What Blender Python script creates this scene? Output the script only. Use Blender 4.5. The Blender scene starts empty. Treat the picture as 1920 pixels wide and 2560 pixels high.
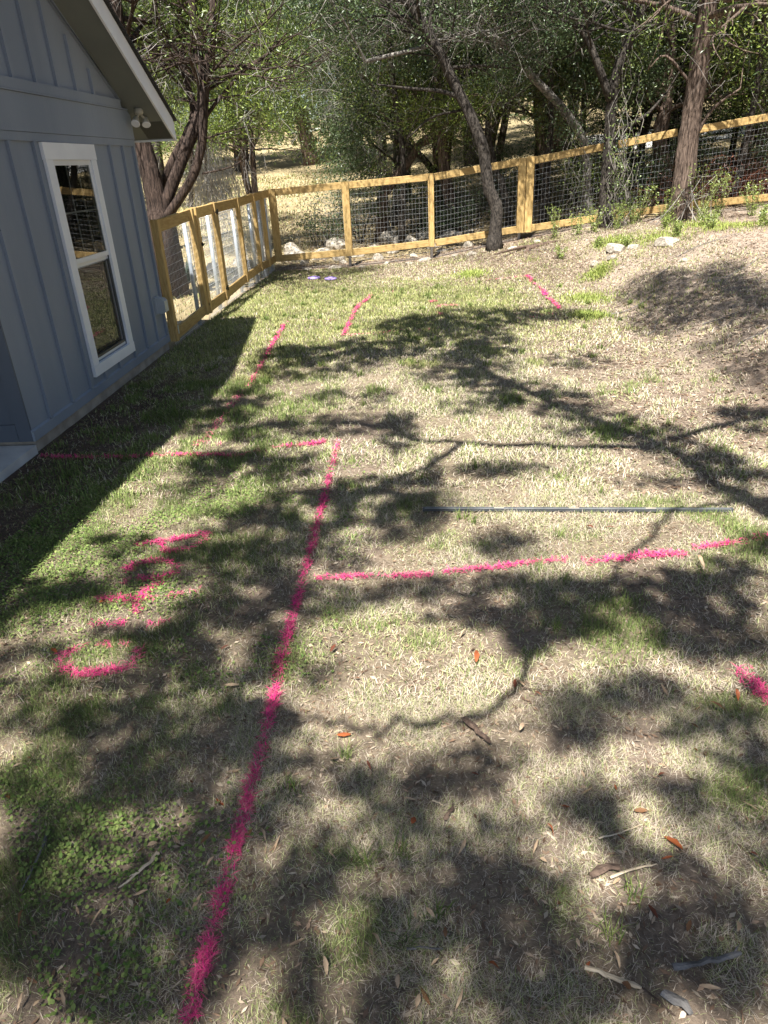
import bpy, math, random
import numpy as np
from mathutils import Vector, Matrix

# ------------------------------------------------------------------ camera, sky, sun, exposure
scene = bpy.context.scene
C = scene.collection
H = 1.96
cam_d = bpy.data.cameras.new('camera'); cam = bpy.data.objects.new('camera', cam_d); C.objects.link(cam)
cam.matrix_world = Matrix(((0.99834, 0.02532, 0.05165, 0), (0.03578, 0.44775, -0.89344, 0), (-0.04575, 0.89380, 0.44610, H), (0, 0, 0, 1)))
cam_d.sensor_fit = 'HORIZONTAL'; cam_d.sensor_width = 36; cam_d.lens = 36 * 1755 / 1920
cam_d.clip_start = 0.05; cam_d.clip_end = 600
scene.camera = cam

SUN = Vector((0.14, 0.55, -1.0)).normalized()          # the way the light travels
world = bpy.data.worlds.new('World'); scene.world = world; world.use_nodes = True
wn = world.node_tree; wn.nodes.clear()
sky = wn.nodes.new('ShaderNodeTexSky'); sky.sky_type = 'NISHITA'; sky.sun_disc = False
sky.sun_elevation = math.asin(-SUN.z); sky.sun_rotation = math.atan2(-SUN.x, -SUN.y)
sky.air_density = 1.0; sky.dust_density = 1.0; sky.ozone_density = 1.0
bg = wn.nodes.new('ShaderNodeBackground'); bg.inputs['Strength'].default_value = 0.05
wo = wn.nodes.new('ShaderNodeOutputWorld')
wn.links.new(sky.outputs[0], bg.inputs[0]); wn.links.new(bg.outputs[0], wo.inputs[0])
sd = bpy.data.lights.new('sun', 'SUN'); sd.energy = 5.0; sd.angle = math.radians(0.55); sd.color = (1.0, 0.965, 0.91)
sun = bpy.data.objects.new('sun', sd); C.objects.link(sun)
sun.rotation_euler = SUN.to_track_quat('-Z', 'Y').to_euler()
vs = scene.view_settings; vs.view_transform = 'Standard'; vs.look = 'None'; vs.gamma = 1; vs.use_curve_mapping = False
vs.exposure = 1.52
scene.cycles.max_bounces = 6; scene.cycles.diffuse_bounces = 3; scene.cycles.transparent_max_bounces = 12

rng = np.random.default_rng(11); random.seed(5)
R_ = random.Random(7)

# ------------------------------------------------------------------ traced plan positions (metres)
STROKES=[('spray_paint_line', 'long bright pink sprayed line running from the bottom edge up the middle of the lawn', [([(-0.627, 1.01), (-0.627, 1.14), (-0.627, 1.288), (-0.621, 1.448), (-0.621, 1.618), (-0.623, 1.799), (-0.617, 2.005), (-0.62, 2.178), (-0.63, 2.471), (-0.636, 2.779), (-0.628, 3.119), (-0.623, 3.405), (-0.63, 3.864), (-0.631, 4.355), (-0.63, 4.903), (-0.63, 5.208)], 0.055, 1)]), ('spray_paint_line', 'bright pink sprayed line crossing the lawn from the long line to the right edge', [([(-0.568, 3.131), (-0.374, 3.158), (-0.201, 3.151), (0.018, 3.156), (0.19, 3.197), (0.413, 3.226), (0.777, 3.281)], 0.05, 0.8), ([(0.858, 3.255), (1.033, 3.277), (1.214, 3.314), (1.408, 3.314)], 0.085, 0.95), ([(1.473, 3.36), (1.696, 3.426), (1.919, 3.488), (2.028, 3.506)], 0.06, 0.9)]), ('spray_paint_line', 'pink sprayed line reaching from the porch corner across to the top of the long line', [([(-2.971, 5.05), (-2.728, 4.995), (-2.164, 4.964)], 0.075, 1), ([(-2.117, 4.984), (-1.809, 4.991), (-1.36, 4.933)], 0.075, 0.9), ([(-1.36, 4.933), (-1.133, 5.055)], 0.06, 0.55), ([(-1.137, 5.075), (-0.925, 5.119)], 0.06, 0.8), ([(-0.942, 5.116), (-0.73, 5.172)], 0.11, 0.9), ([(-1.793, 5.154), (-1.777, 5.273)], 0.09, 0.7), ([(-1.6, 5.172), (-1.52, 5.308)], 0.07, 0.3)]), ('spray_paint_line', 'pink sprayed diagonal line fading out beside the shadow of the house', [([(-1.798, 9.681), (-1.754, 8.377), (-1.71, 7.438), (-1.701, 6.908)], 0.08, 1), ([(-1.701, 6.908), (-1.723, 6.473), (-1.726, 6.103)], 0.12, 0.45), ([(-1.726, 6.103), (-1.725, 5.223)], 0.12, 0.18)]), ('spray_paint_line', 'worn pink line on the green lawn halfway to the gate', [([(-0.697, 11.818), (-0.859, 10.851), (-0.906, 9.682), (-0.92, 8.9)], 0.09, 0.7), ([(-0.92, 8.9), (-0.729, 8.938)], 0.07, 0.4), ([(-0.744, 11.977), (-0.208, 12.06)], 0.06, 0.25)]), ('spray_paint_line', 'faint thin pink line joining the two short lines on the far lawn', [([(-1.809, 9.824), (-1.407, 9.869), (-0.989, 9.899)], 0.05, 0.22), ([(-0.814, 8.89), (-0.173, 9.048), (0.36, 9.104)], 0.05, 0.15)]), ('spray_paint_line', 'bright pink dashed line on bare dirt near the foot of the far bank', [([(1.935, 12.775), (1.959, 12.295)], 0.12, 1), ([(1.959, 12.295), (2.015, 11.604)], 0.07, 0.6), ([(2.015, 11.604), (1.991, 11.114)], 0.13, 1), ([(1.977, 10.91), (2.003, 10.596), (2.0, 9.974)], 0.09, 0.9), ([(1.219, 12.615), (1.864, 12.724)], 0.1, 0.35), ([(1.518, 9.584), (1.857, 9.774)], 0.07, 0.3)]), ('spray_paint_patch', 'small scuffed patch of pink paint on the far lawn edge', [([(0.191, 10.964), (0.333, 11.022)], 0.12, 0.5), ([(0.284, 10.535), (0.628, 10.643)], 0.2, 0.3), ([(0.336, 10.085), (0.364, 9.982)], 0.1, 0.5)]), ('spray_paint_patch', 'hot pink sprayed blob at the right edge of the lawn', [([(1.307, 2.361), (1.315, 2.274), (1.352, 2.193), (1.367, 2.156)], 0.115, 1)]), ('painted_letter', 'pink sprayed letter P, farthest of the five letters beside the house shadow', [([(-1.668, 3.542), (-1.484, 3.601), (-1.281, 3.674)], 0.045, 0.9), ([(-1.281, 3.674), (-1.278, 3.557), (-1.364, 3.474), (-1.463, 3.461), (-1.533, 3.576)], 0.045, 0.85)]), ('painted_letter', 'pink sprayed round letter A next to the letter P', [([(-1.617, 3.263), (-1.619, 3.317), (-1.517, 3.363), (-1.403, 3.341), (-1.348, 3.286), (-1.339, 3.214), (-1.451, 3.166), (-1.532, 3.178)], 0.048, 0.7), ([(-1.606, 3.118), (-1.571, 3.16)], 0.045, 0.5), ([(-1.64, 3.306), (-1.603, 3.245)], 0.06, 0.9)]), ('painted_letter', 'pink sprayed letter T with a short slanted crossbar, middle of the five letters', [([(-1.697, 2.988), (-1.503, 2.962), (-1.353, 2.986)], 0.055, 1), ([(-1.353, 2.986), (-1.14, 3.045)], 0.05, 0.35), ([(-1.392, 3.12), (-1.436, 3.048), (-1.455, 2.936), (-1.415, 2.849)], 0.05, 0.9)]), ('painted_letter', 'pink broken dash forming the letter I, between the T and the O', [([(-1.626, 2.762), (-1.533, 2.759), (-1.44, 2.754)], 0.055, 0.7), ([(-1.333, 2.735), (-1.229, 2.779)], 0.05, 0.4)]), ('painted_letter', 'large pink sprayed ring forming the letter O, nearest of the five letters', [([(-1.625, 2.454), (-1.647, 2.53), (-1.544, 2.594), (-1.391, 2.597), (-1.291, 2.535), (-1.295, 2.453)], 0.05, 0.5), ([(-1.295, 2.453), (-1.399, 2.394), (-1.544, 2.389), (-1.614, 2.436)], 0.055, 0.75)])]
SHADE=[(0.7, 9.7, 0.79, 0.55, 0.8), (0.01, 9.46, 0.49, 0.41, 0.8), (1.58, 9.76, 0.6, 0.43, 0.6), (-1.14, 7.75, 0.58, 0.58, 0.85), (-0.55, 8.27, 0.49, 0.46, 0.85), (-1.55, 8.19, 0.28, 0.32, 0.7), (0.33, 8.37, 0.48, 0.56, 0.8), (0.81, 8.21, 0.31, 0.79, 0.8), (0.66, 7.13, 0.23, 0.7, 0.85), (0.28, 7.17, 0.28, 0.45, 0.5), (0.97, 6.35, 0.29, 0.36, 0.8), (1.17, 6.0, 0.31, 0.28, 0.8), (1.46, 5.37, 0.32, 0.24, 0.8), (1.74, 5.08, 0.24, 0.24, 0.8), (-0.17, 5.41, 0.13, 0.38, 0.9), (2.59, 5.42, 0.2, 0.27, 0.9), (1.94, 4.69, 0.19, 0.21, 0.8), (2.08, 4.25, 0.21, 0.32, 0.9), (-0.8, 5.59, 0.51, 0.21, 0.8), (-1.32, 5.45, 0.23, 0.23, 0.6), (-1.82, 6.03, 0.3, 0.47, 0.7), (-1.66, 6.3, 0.23, 0.44, 0.6), (-1.17, 4.71, 0.38, 0.26, 0.8), (-1.51, 4.82, 0.21, 0.23, 0.6), (-0.33, 4.24, 0.37, 0.18, 0.8), (-0.62, 4.0, 0.33, 0.27, 0.85), (-1.01, 3.85, 0.32, 0.16, 0.7), (-0.14, 3.78, 0.15, 0.22, 0.8), (-0.02, 4.09, 0.18, 0.25, 0.6), (0.1, 4.23, 0.06, 0.44, 0.6), (0.56, 4.54, 0.25, 0.1, 0.6), (0.49, 3.47, 0.15, 0.14, 0.7), (-0.78, 3.52, 0.19, 0.3, 0.8), (-1.21, 3.41, 0.24, 0.18, 0.7), (-1.83, 3.54, 0.17, 0.14, 0.8), (-1.94, 3.11, 0.23, 0.1, 0.8), (-1.47, 3.24, 0.18, 0.12, 0.75), (-2.01, 2.9, 0.22, 0.15, 0.9), (-1.73, 3.05, 0.21, 0.09, 0.6), (-0.88, 2.96, 0.26, 0.3, 0.8), (-0.5, 2.95, 0.21, 0.11, 0.6), (-0.08, 3.04, 0.21, 0.1, 0.6), (0.44, 3.03, 0.32, 0.1, 0.7), (0.86, 2.94, 0.2, 0.12, 0.8), (0.58, 2.76, 0.19, 0.16, 0.9), (0.45, 2.58, 0.08, 0.09, 0.9), (0.91, 2.78, 0.23, 0.15, 0.8), (1.32, 2.92, 0.22, 0.17, 0.9), (1.58, 3.03, 0.16, 0.19, 0.95), (1.41, 2.61, 0.14, 0.17, 0.7), (1.25, 3.05, 0.15, 0.11, 0.8), (1.86, 3.4, 0.1, 0.12, 0.5), (-1.06, 2.59, 0.22, 0.19, 0.8), (-0.74, 2.5, 0.11, 0.23, 0.7), (-1.36, 2.69, 0.19, 0.06, 0.5), (-1.82, 2.53, 0.16, 0.09, 0.6), (-0.81, 2.09, 0.2, 0.13, 0.85), (-1.05, 2.27, 0.16, 0.12, 0.7), (-1.19, 1.96, 0.2, 0.1, 0.8), (-0.98, 1.86, 0.21, 0.12, 0.85), (-1.35, 1.78, 0.19, 0.09, 0.7), (-0.73, 1.91, 0.12, 0.11, 0.8), (-1.57, 2.11, 0.13, 0.06, 0.6), (0.67, 2.13, 0.15, 0.11, 0.8), (0.89, 2.23, 0.13, 0.09, 0.6), (0.57, 1.99, 0.07, 0.06, 0.6), (1.21, 2.07, 0.09, 0.08, 0.8), (1.13, 1.84, 0.09, 0.09, 0.7), (0.98, 2.05, 0.1, 0.04, 0.6), (-0.45, 1.79, 0.13, 0.1, 0.8), (-0.24, 1.81, 0.1, 0.05, 0.6), (0.06, 1.82, 0.16, 0.08, 0.75), (-0.07, 1.7, 0.1, 0.09, 0.7), (0.23, 1.9, 0.08, 0.05, 0.6), (-0.51, 1.64, 0.11, 0.08, 0.7), (-0.96, 1.58, 0.29, 0.12, 0.7), (-1.24, 1.49, 0.15, 0.09, 0.7), (-0.68, 1.55, 0.1, 0.09, 0.6), (0.59, 1.6, 0.04, 0.09, 0.85), (0.96, 1.65, 0.11, 0.08, 0.7), (1.01, 1.52, 0.06, 0.08, 0.8), (0.83, 1.75, 0.1, 0.03, 0.4), (-0.04, 1.45, 0.21, 0.08, 0.8), (0.21, 1.42, 0.14, 0.07, 0.9), (-0.23, 1.33, 0.14, 0.07, 0.7), (0.22, 1.28, 0.1, 0.14, 0.95), (0.26, 1.08, 0.11, 0.08, 0.95), (0.04, 1.2, 0.15, 0.09, 0.8), (-0.13, 1.12, 0.07, 0.1, 0.55), (-0.6, 1.34, 0.17, 0.1, 0.7), (-0.92, 1.27, 0.24, 0.11, 0.65), (-1.07, 1.14, 0.19, 0.11, 0.7), (-0.7, 1.11, 0.14, 0.09, 0.65), (-0.43, 1.2, 0.1, 0.06, 0.55), (0.84, 1.33, 0.15, 0.05, 0.7), (0.62, 1.29, 0.08, 0.02, 0.5), (0.71, 1.18, 0.11, 0.03, 0.85), (0.8, 1.12, 0.09, 0.06, 0.85), (0.5, 1.09, 0.06, 0.05, 0.55), (0.02, 1.04, 0.11, 0.06, 0.75), (3.54, 9.33, 0.3, 0.75, 0.9), (4.0, 9.16, 0.18, 0.46, 0.8), (3.58, 7.79, 0.16, 0.39, 0.85), (3.07, 6.3, 0.14, 0.31, 0.5), (3.08, 7.29, 0.16, 0.2, 0.4), (-1.55, 4.33, 0.19, 0.16, 0.5), (-1.7, 2.28, 0.15, 0.08, 0.7), (-1.47, 2.33, 0.16, 0.08, 0.6), (-0.44, 2.41, 0.1, 0.1, 0.4), (-1.32, 2.15, 0.15, 0.07, 0.7), (-0.66, 2.1, 0.11, 0.09, 0.7), (-0.26, 1.53, 0.13, 0.05, 0.6), (0.51, 1.69, 0.08, 0.06, 0.6), (0.78, 1.48, 0.11, 0.04, 0.6), (0.59, 1.19, 0.07, 0.05, 0.5), (-0.29, 1.08, 0.09, 0.06, 0.6), (-0.9, 1.05, 0.16, 0.06, 0.7), (0.19, 1.6, 0.12, 0.05, 0.6), (0.38, 1.2, 0.05, 0.08, 0.6), (-1.21, 1.32, 0.11, 0.09, 0.7), (0.92, 1.28, 0.06, 0.06, 0.7), (-0.41, 1.42, 0.1, 0.06, 0.6), (1.35, 2.28, 0.05, 0.05, 0.5), (-0.39, 3.39, 0.13, 0.15, 0.6), (0.19, 2.79, 0.15, 0.09, 0.5), (1.18, 2.53, 0.12, 0.09, 0.6), (0.55, 5.94, 0.28, 0.18, 0.5), (-0.62, 6.33, 0.35, 0.23, 0.5), (1.69, 7.36, 0.28, 0.26, 0.4), (1.5, 4.28, 0.18, 0.1, 0.4), (2.95, 8.84, 0.21, 0.36, 0.6), (3.16, 10.39, 0.2, 0.38, 0.5), (3.82, 8.09, 0.1, 0.51, 0.9), (4.17, 10.21, 0.14, 0.25, 0.7)]
LIMBS=[([(2.13, 3.62), (2.03, 3.98), (1.91, 4.26), (1.8, 4.86), (1.47, 5.43), (1.05, 6.28), (0.7, 7.12), (0.55, 8.38)], 6.5, 0.075, 0.03), ([(1.8, 4.86), (1.02, 4.95), (0.48, 5.05), (-0.02, 5.18), (-0.28, 5.47), (-0.8, 5.63), (-1.33, 5.51)], 6.2, 0.045, 0.02), ([(0.33, 5.04), (0.11, 4.71), (-0.02, 4.53), (-0.33, 4.26), (-0.66, 4.11), (-1.02, 3.94)], 5.8, 0.035, 0.015), ([(2.32, 4.02), (1.84, 3.92), (1.49, 3.79), (1.27, 3.49), (1.04, 3.23), (0.94, 3.02), (0.82, 2.78)], 5.0, 0.028, 0.012), ([(0.73, 2.75), (0.5, 2.65), (0.45, 2.48), (0.37, 2.29), (0.26, 2.14), (0.14, 2.1), (-0.07, 2.08), (-0.22, 2.04), (-0.36, 2.07), (-0.52, 2.13), (-0.68, 2.22), (-0.81, 2.26)], 4.2, 0.024, 0.01), ([(2.99, 5.44), (2.54, 5.37), (1.79, 4.93)], 6.5, 0.06, 0.04)]
LEAVES=[(0.358, 2.02, 'p'), (0.454, 1.676, 'o'), (0.382, 1.56, 'o'), (0.607, 1.548, 'o'), (0.762, 1.526, 'o'), (0.727, 1.476, 'o'), (0.737, 1.395, 'r'), (0.639, 1.741, 'o'), (0.972, 1.922, 'o'), (1.003, 1.906, 'r'), (0.81, 1.794, 'r'), (1.053, 1.665, 'p'), (0.991, 1.59, 'p'), (0.352, 1.462, 'p'), (0.402, 1.207, 'p'), (0.417, 1.151, 'o'), (0.165, 1.135, 'o'), (0.556, 1.397, 'p'), (0.491, 1.158, 'p'), (0.716, 1.1, 'p'), (0.576, 1.694, 'b'), (0.334, 1.511, 'p'), (0.533, 1.734, 'p'), (0.989, 1.485, 'r'), (0.629, 1.295, 'r'), (-0.313, 2.001, 'o'), (0.169, 1.807, 'r'), (-0.05, 1.606, 'o'), (-0.205, 1.838, 'r'), (-0.059, 1.701, 'p'), (0.099, 1.506, 'p'), (0.003, 1.292, 'p'), (-0.15, 1.194, 'p'), (-0.377, 1.216, 'p'), (-0.289, 1.143, 'p'), (-0.302, 1.482, 'p'), (0.01, 1.153, 'p'), (-0.018, 1.069, 'b'), (0.066, 1.058, 'p'), (-0.09, 1.098, 'p'), (0.04, 1.233, 'b'), (-0.038, 1.055, 'p'), (-1.013, 1.584, 'p'), (-0.871, 1.35, 'p'), (-0.778, 1.325, 'o'), (-0.711, 1.303, 'p'), (-0.695, 1.329, 'p'), (-0.977, 1.278, 'p'), (-1.186, 1.252, 'b'), (-1.045, 1.298, 'p'), (-0.538, 1.552, 'p'), (-0.495, 1.523, 'p'), (-0.579, 1.563, 'b'), (-0.685, 1.455, 'p'), (-0.715, 1.698, 'o'), (-0.681, 1.142, 'p'), (-0.904, 1.115, 'b'), (-1.09, 1.103, 'b'), (-0.976, 1.052, 'p'), (-1.09, 1.045, 'p'), (-1.044, 1.042, 'p'), (-0.921, 1.498, 'b'), (-0.889, 1.517, 'p'), (-0.934, 1.215, 'p'), (-1.241, 1.727, 'p'), (-1.518, 1.858, 'p'), (-1.483, 1.886, 'b'), (-1.494, 1.735, 'o'), (-0.838, 1.779, 'r'), (-0.701, 1.836, 'p'), (-0.721, 1.54, 'b'), (-0.697, 1.613, 'p'), (-0.981, 2.955, 'p'), (-1.727, 2.56, 'b'), (-1.689, 2.531, 'o'), (-1.388, 2.2, 'b'), (-1.69, 2.234, 'p'), (-1.384, 2.287, 'p'), (-0.904, 2.548, 'r'), (-1.609, 2.909, 'o'), (-0.808, 2.282, 'p'), (-1.175, 2.145, 'p'), (1.718, 4.497, 'o'), (0.971, 3.608, 'r'), (1.081, 3.601, 'r'), (0.303, 2.783, 'p'), (0.182, 2.618, 'p'), (0.221, 2.44, 'o'), (0.454, 2.219, 'o'), (0.367, 2.268, 'r'), (1.158, 2.412, 'r'), (1.22, 2.186, 'o'), (1.048, 2.13, 'b'), (1.12, 2.123, 'b'), (0.956, 2.228, 'p'), (1.042, 3.004, 'p'), (1.031, 3.18, 'p'), (1.44, 3.15, 'p'), (0.451, 3.411, 'p'), (-0.406, 2.518, 'r'), (-0.287, 2.325, 'o'), (0.392, 2.283, 'p'), (-0.337, 1.884, 'p'), (1.004, 2.028, 'b'), (0.696, 1.649, 'b'), (0.716, 1.258, 'b'), (0.373, 1.31, 'b'), (0.837, 1.259, 'p'), (0.497, 1.095, 'b')]
STICKS=[((0.46, 1.41), (0.572, 1.437), 0.016, 'bark', 'thick weathered brown branch piece lying in the dry grass at lower right'), ((0.539, 1.408), (0.688, 1.449), 0.006, 'pale', 'thin pale twig touching the thick branch piece at lower right'), ((0.637, 1.148), (0.829, 1.182), 0.009, 'grey', 'straight grey stick lying near the bottom right corner'), ((0.575, 1.089), (0.645, 1.033), 0.016, 'grey', 'stout grey wood chunk at the bottom edge on the right'), ((0.406, 1.145), (0.538, 1.09), 0.008, 'pale', 'split pale wood splinter beside the bright orange leaf at lower right'), ((0.521, 1.118), (0.608, 1.028), 0.004, 'bark', 'thin brown twig running down to the bottom edge at right'), ((0.146, 2.095), (0.239, 1.954), 0.013, 'bark', 'dark bark piece with a pale end below the curved branch shadow'), ((-0.068, 1.192), (0.032, 1.189), 0.005, 'grey', 'small forked grey twig low in the middle of the lawn'), ((0.017, 1.697), (0.052, 1.671), 0.004, 'pale', 'short pale straw piece right of the long pink line'), ((0.053, 1.614), (0.085, 1.662), 0.008, 'bark', 'stubby brown bark sliver beside the short pale straw'), ((-1.265, 1.581), (-1.247, 1.357), 0.005, 'grey', 'slender curved grey stick at the lower left edge'), ((-0.862, 1.492), (-0.945, 1.366), 0.007, 'pale', 'long curled tan dry blade left of the pink line'), ((0.536, 1.545), (0.68, 1.593), 0.004, 'pale', 'faint pale twig among orange leaves at right'), ((0.387, 2.258), (0.527, 2.225), 0.004, 'bark', 'slim brown twig in the sunlit grass at right')]
TREES={'juniper_left': [[(-4.24, 12.6, 1.218, 0.182), (-4.26, 12.6, 1.645, 0.17), (-4.296, 12.6, 2.128, 0.159), (-4.352, 12.6, 2.528, 0.148), (-4.37, 12.6, 2.978, 0.136), (-4.376, 12.6, 3.472, 0.125), (-4.391, 12.6, 4.064, 0.114), (-4.336, 12.6, 4.623, 0.103)], [(-4.188, 12.6, 1.324, 0.103), (-3.948, 12.6, 1.771, 0.097), (-3.651, 12.6, 2.232, 0.092), (-3.397, 12.6, 2.613, 0.086), (-3.244, 12.6, 2.955, 0.081), (-3.222, 12.6, 3.355, 0.075), (-3.224, 12.6, 3.772, 0.07), (-3.189, 12.6, 4.229, 0.065), (-3.133, 12.6, 4.722, 0.059)], [(-4.099, 12.5, 1.291, 0.078), (-3.81, 12.5, 1.595, 0.075), (-3.523, 12.5, 1.924, 0.071), (-3.324, 12.5, 2.347, 0.068), (-3.222, 12.5, 2.791, 0.065), (-3.116, 12.5, 3.219, 0.061), (-3.017, 12.5, 3.573, 0.058), (-2.897, 12.5, 3.972, 0.054), (-2.777, 12.5, 4.521, 0.051)], [(-4.349, 12.9, 1.493, 0.081), (-4.004, 12.983, 2.113, 0.074), (-3.7, 13.067, 2.511, 0.067), (-3.55, 13.15, 2.842, 0.061), (-3.637, 13.233, 3.373, 0.054), (-3.625, 13.317, 4.009, 0.047), (-3.577, 13.4, 4.621, 0.04)]], 'juniper_left_br': [[(-3.292, 12.6, 2.66, 0.032), (-2.929, 12.6, 3.002, 0.027), (-2.52, 12.6, 3.32, 0.022), (-2.177, 12.6, 3.483, 0.017), (-1.827, 12.6, 3.76, 0.012)], [(-3.214, 12.6, 3.047, 0.024), (-2.824, 12.6, 3.213, 0.018), (-2.405, 12.6, 3.375, 0.013), (-1.999, 12.6, 3.486, 0.008)], [(-3.284, 12.5, 2.41, 0.016), (-2.907, 12.5, 2.49, 0.012), (-2.527, 12.5, 2.568, 0.008)], [(-3.394, 12.5, 1.919, 0.016), (-2.904, 12.5, 1.997, 0.012), (-2.541, 12.5, 2.18, 0.008)], [(-3.116, 12.5, 3.219, 0.023), (-2.636, 12.3, 3.53, 0.018), (-2.15, 12.1, 3.764, 0.013), (-1.756, 11.9, 3.985, 0.008)]], 'oak_a': [[(1.643, 15.3, 0.328, 0.173), (1.653, 15.3, 0.678, 0.167), (1.663, 15.3, 1.021, 0.161), (1.518, 15.3, 1.364, 0.156), (1.437, 15.3, 1.778, 0.15), (1.379, 15.3, 2.062, 0.145), (1.277, 15.3, 2.342, 0.139), (1.089, 15.3, 2.737, 0.133), (0.896, 15.3, 3.085, 0.128), (0.641, 15.3, 3.574, 0.122), (0.351, 15.3, 4.015, 0.117), (0.07, 15.3, 4.444, 0.111), (-0.161, 15.3, 4.924, 0.105)], [(0.983, 15.3, 2.954, 0.058), (0.551, 15.3, 3.094, 0.045), (-0.053, 15.3, 3.168, 0.032), (-0.612, 15.3, 3.255, 0.019)], [(0.641, 15.3, 3.574, 0.067), (0.394, 15.3, 4.083, 0.059), (0.483, 15.3, 4.49, 0.051), (0.529, 15.3, 4.888, 0.043)], [(1.11, 15.6, 2.791, 0.044), (0.87, 15.6, 2.764, 0.034), (0.379, 15.6, 2.67, 0.024), (-0.08, 15.6, 2.335, 0.015)]], 'oak_b': [[(3.916, 15.55, 0.631, 0.175), (3.856, 15.55, 1.082, 0.166), (3.845, 15.55, 1.584, 0.156), (3.844, 15.55, 2.15, 0.146), (3.816, 15.55, 2.62, 0.136), (3.878, 15.55, 3.294, 0.127), (4.071, 15.55, 3.86, 0.117), (4.264, 15.55, 4.336, 0.107), (4.41, 15.55, 4.798, 0.097)], [(3.785, 15.5, 2.809, 0.097), (3.42, 15.5, 3.53, 0.087), (3.197, 15.5, 3.898, 0.078), (2.95, 15.5, 4.19, 0.068), (2.67, 15.5, 4.68, 0.058)], [(3.832, 15.5, 2.149, 0.068), (4.177, 15.5, 2.369, 0.053), (4.504, 15.5, 2.546, 0.039), (4.807, 15.5, 2.873, 0.024)]], 'oak_e': [[(3.938, 17.2, 0.527, 0.14), (3.8, 17.045, 1.294, 0.131), (3.642, 16.891, 2.105, 0.122), (3.214, 16.736, 2.672, 0.114), (2.837, 16.582, 3.008, 0.105), (2.427, 16.427, 3.334, 0.096), (2.074, 16.273, 3.684, 0.087), (1.693, 16.118, 3.947, 0.078), (1.282, 15.964, 4.058, 0.07), (0.752, 15.809, 3.976, 0.061), (0.139, 15.655, 3.82, 0.052), (-0.818, 15.5, 3.653, 0.043)]], 'juniper_c': [[(5.195, 15.1, 0.457, 0.208), (5.184, 15.1, 1.044, 0.201), (5.189, 15.1, 1.449, 0.194), (5.184, 15.1, 1.845, 0.187), (5.197, 15.1, 2.455, 0.18), (5.207, 15.1, 3.113, 0.173), (5.208, 15.1, 3.742, 0.166), (5.215, 15.1, 4.212, 0.158), (5.201, 15.1, 4.794, 0.151)], [(5.331, 15.2, 2.072, 0.038), (5.596, 15.2, 2.553, 0.026), (6.044, 15.2, 2.864, 0.014)], [(5.207, 15.2, 2.905, 0.029), (4.638, 15.2, 3.435, 0.019), (4.333, 15.2, 3.237, 0.01)]], 'trunk_1': [[(1.032, 18.5, 0.504, 0.151), (0.812, 18.5, 1.386, 0.137), (0.71, 18.5, 2.367, 0.123), (0.662, 18.5, 2.931, 0.109), (0.571, 18.5, 4.009, 0.095), (0.49, 18.5, 5.348, 0.081)]], 'trunk_2': [[(2.316, 18.0, 0.436, 0.124), (2.071, 18.0, 1.344, 0.113), (1.902, 18.0, 1.736, 0.101), (1.725, 18.0, 2.673, 0.09), (2.154, 18.0, 3.619, 0.079), (2.388, 18.0, 5.157, 0.068)]], 'trunk_3': [[(5.938, 18.4, 0.455, 0.207), (5.896, 18.4, 1.357, 0.184), (5.67, 18.4, 2.133, 0.161), (5.73, 18.4, 2.864, 0.138), (5.691, 18.4, 3.912, 0.115), (5.44, 18.4, 5.07, 0.092)]], 'trunk_4': [[(8.626, 21.0, 0.963, 0.118), (8.395, 21.0, 1.745, 0.109), (8.422, 21.0, 2.798, 0.099), (8.305, 21.0, 4.097, 0.089), (8.396, 21.0, 5.395, 0.079)]], 'trunk_5': [[(8.412, 19.0, 0.724, 0.167), (8.308, 19.0, 1.732, 0.158), (8.093, 19.0, 2.972, 0.149), (7.939, 19.0, 4.046, 0.14), (7.695, 19.0, 5.063, 0.131)]], 'trunk_6': [[(-6.243, 19.0, 2.703, 0.131), (-5.89, 19.0, 3.65, 0.119), (-5.662, 19.0, 4.555, 0.107), (-5.694, 19.0, 5.765, 0.095)]], 'trunk_7': [[(-0.817, 18.8, 1.141, 0.13), (-0.46, 18.8, 1.536, 0.113), (0.002, 18.8, 2.016, 0.097), (0.34, 18.8, 2.391, 0.08), (1.317, 18.8, 2.822, 0.064), (2.168, 18.8, 2.968, 0.047)]], 'trunk_8': [[(0.913, 19.5, 1.14, 0.134), (0.456, 19.5, 1.791, 0.118), (0.007, 19.5, 2.221, 0.102), (-0.441, 19.5, 2.444, 0.086)]], 'trunk_9': [[(3.467, 20.0, 0.454, 0.138), (3.335, 20.0, 1.761, 0.125), (3.17, 20.0, 2.693, 0.113), (3.214, 20.0, 3.952, 0.1), (3.287, 20.0, 5.479, 0.088)]], 'trunk_10': [[(6.312, 21.0, 0.495, 0.145), (6.031, 21.0, 1.854, 0.132), (6.025, 21.0, 2.913, 0.118), (5.7, 21.0, 4.228, 0.105), (5.439, 21.0, 5.55, 0.092)]]}

# ------------------------------------------------------------------ helpers
def lin(r, g, b):
    f = lambda c: (c / 255 / 12.92) if c / 255 <= 0.04045 else ((c / 255 + 0.055) / 1.055) ** 2.4
    return (f(r), f(g), f(b), 1)

def sstep(a, b, t):
    u = np.clip((t - a) / (b - a), 0, 1); return u * u * (3 - 2 * u)

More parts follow.
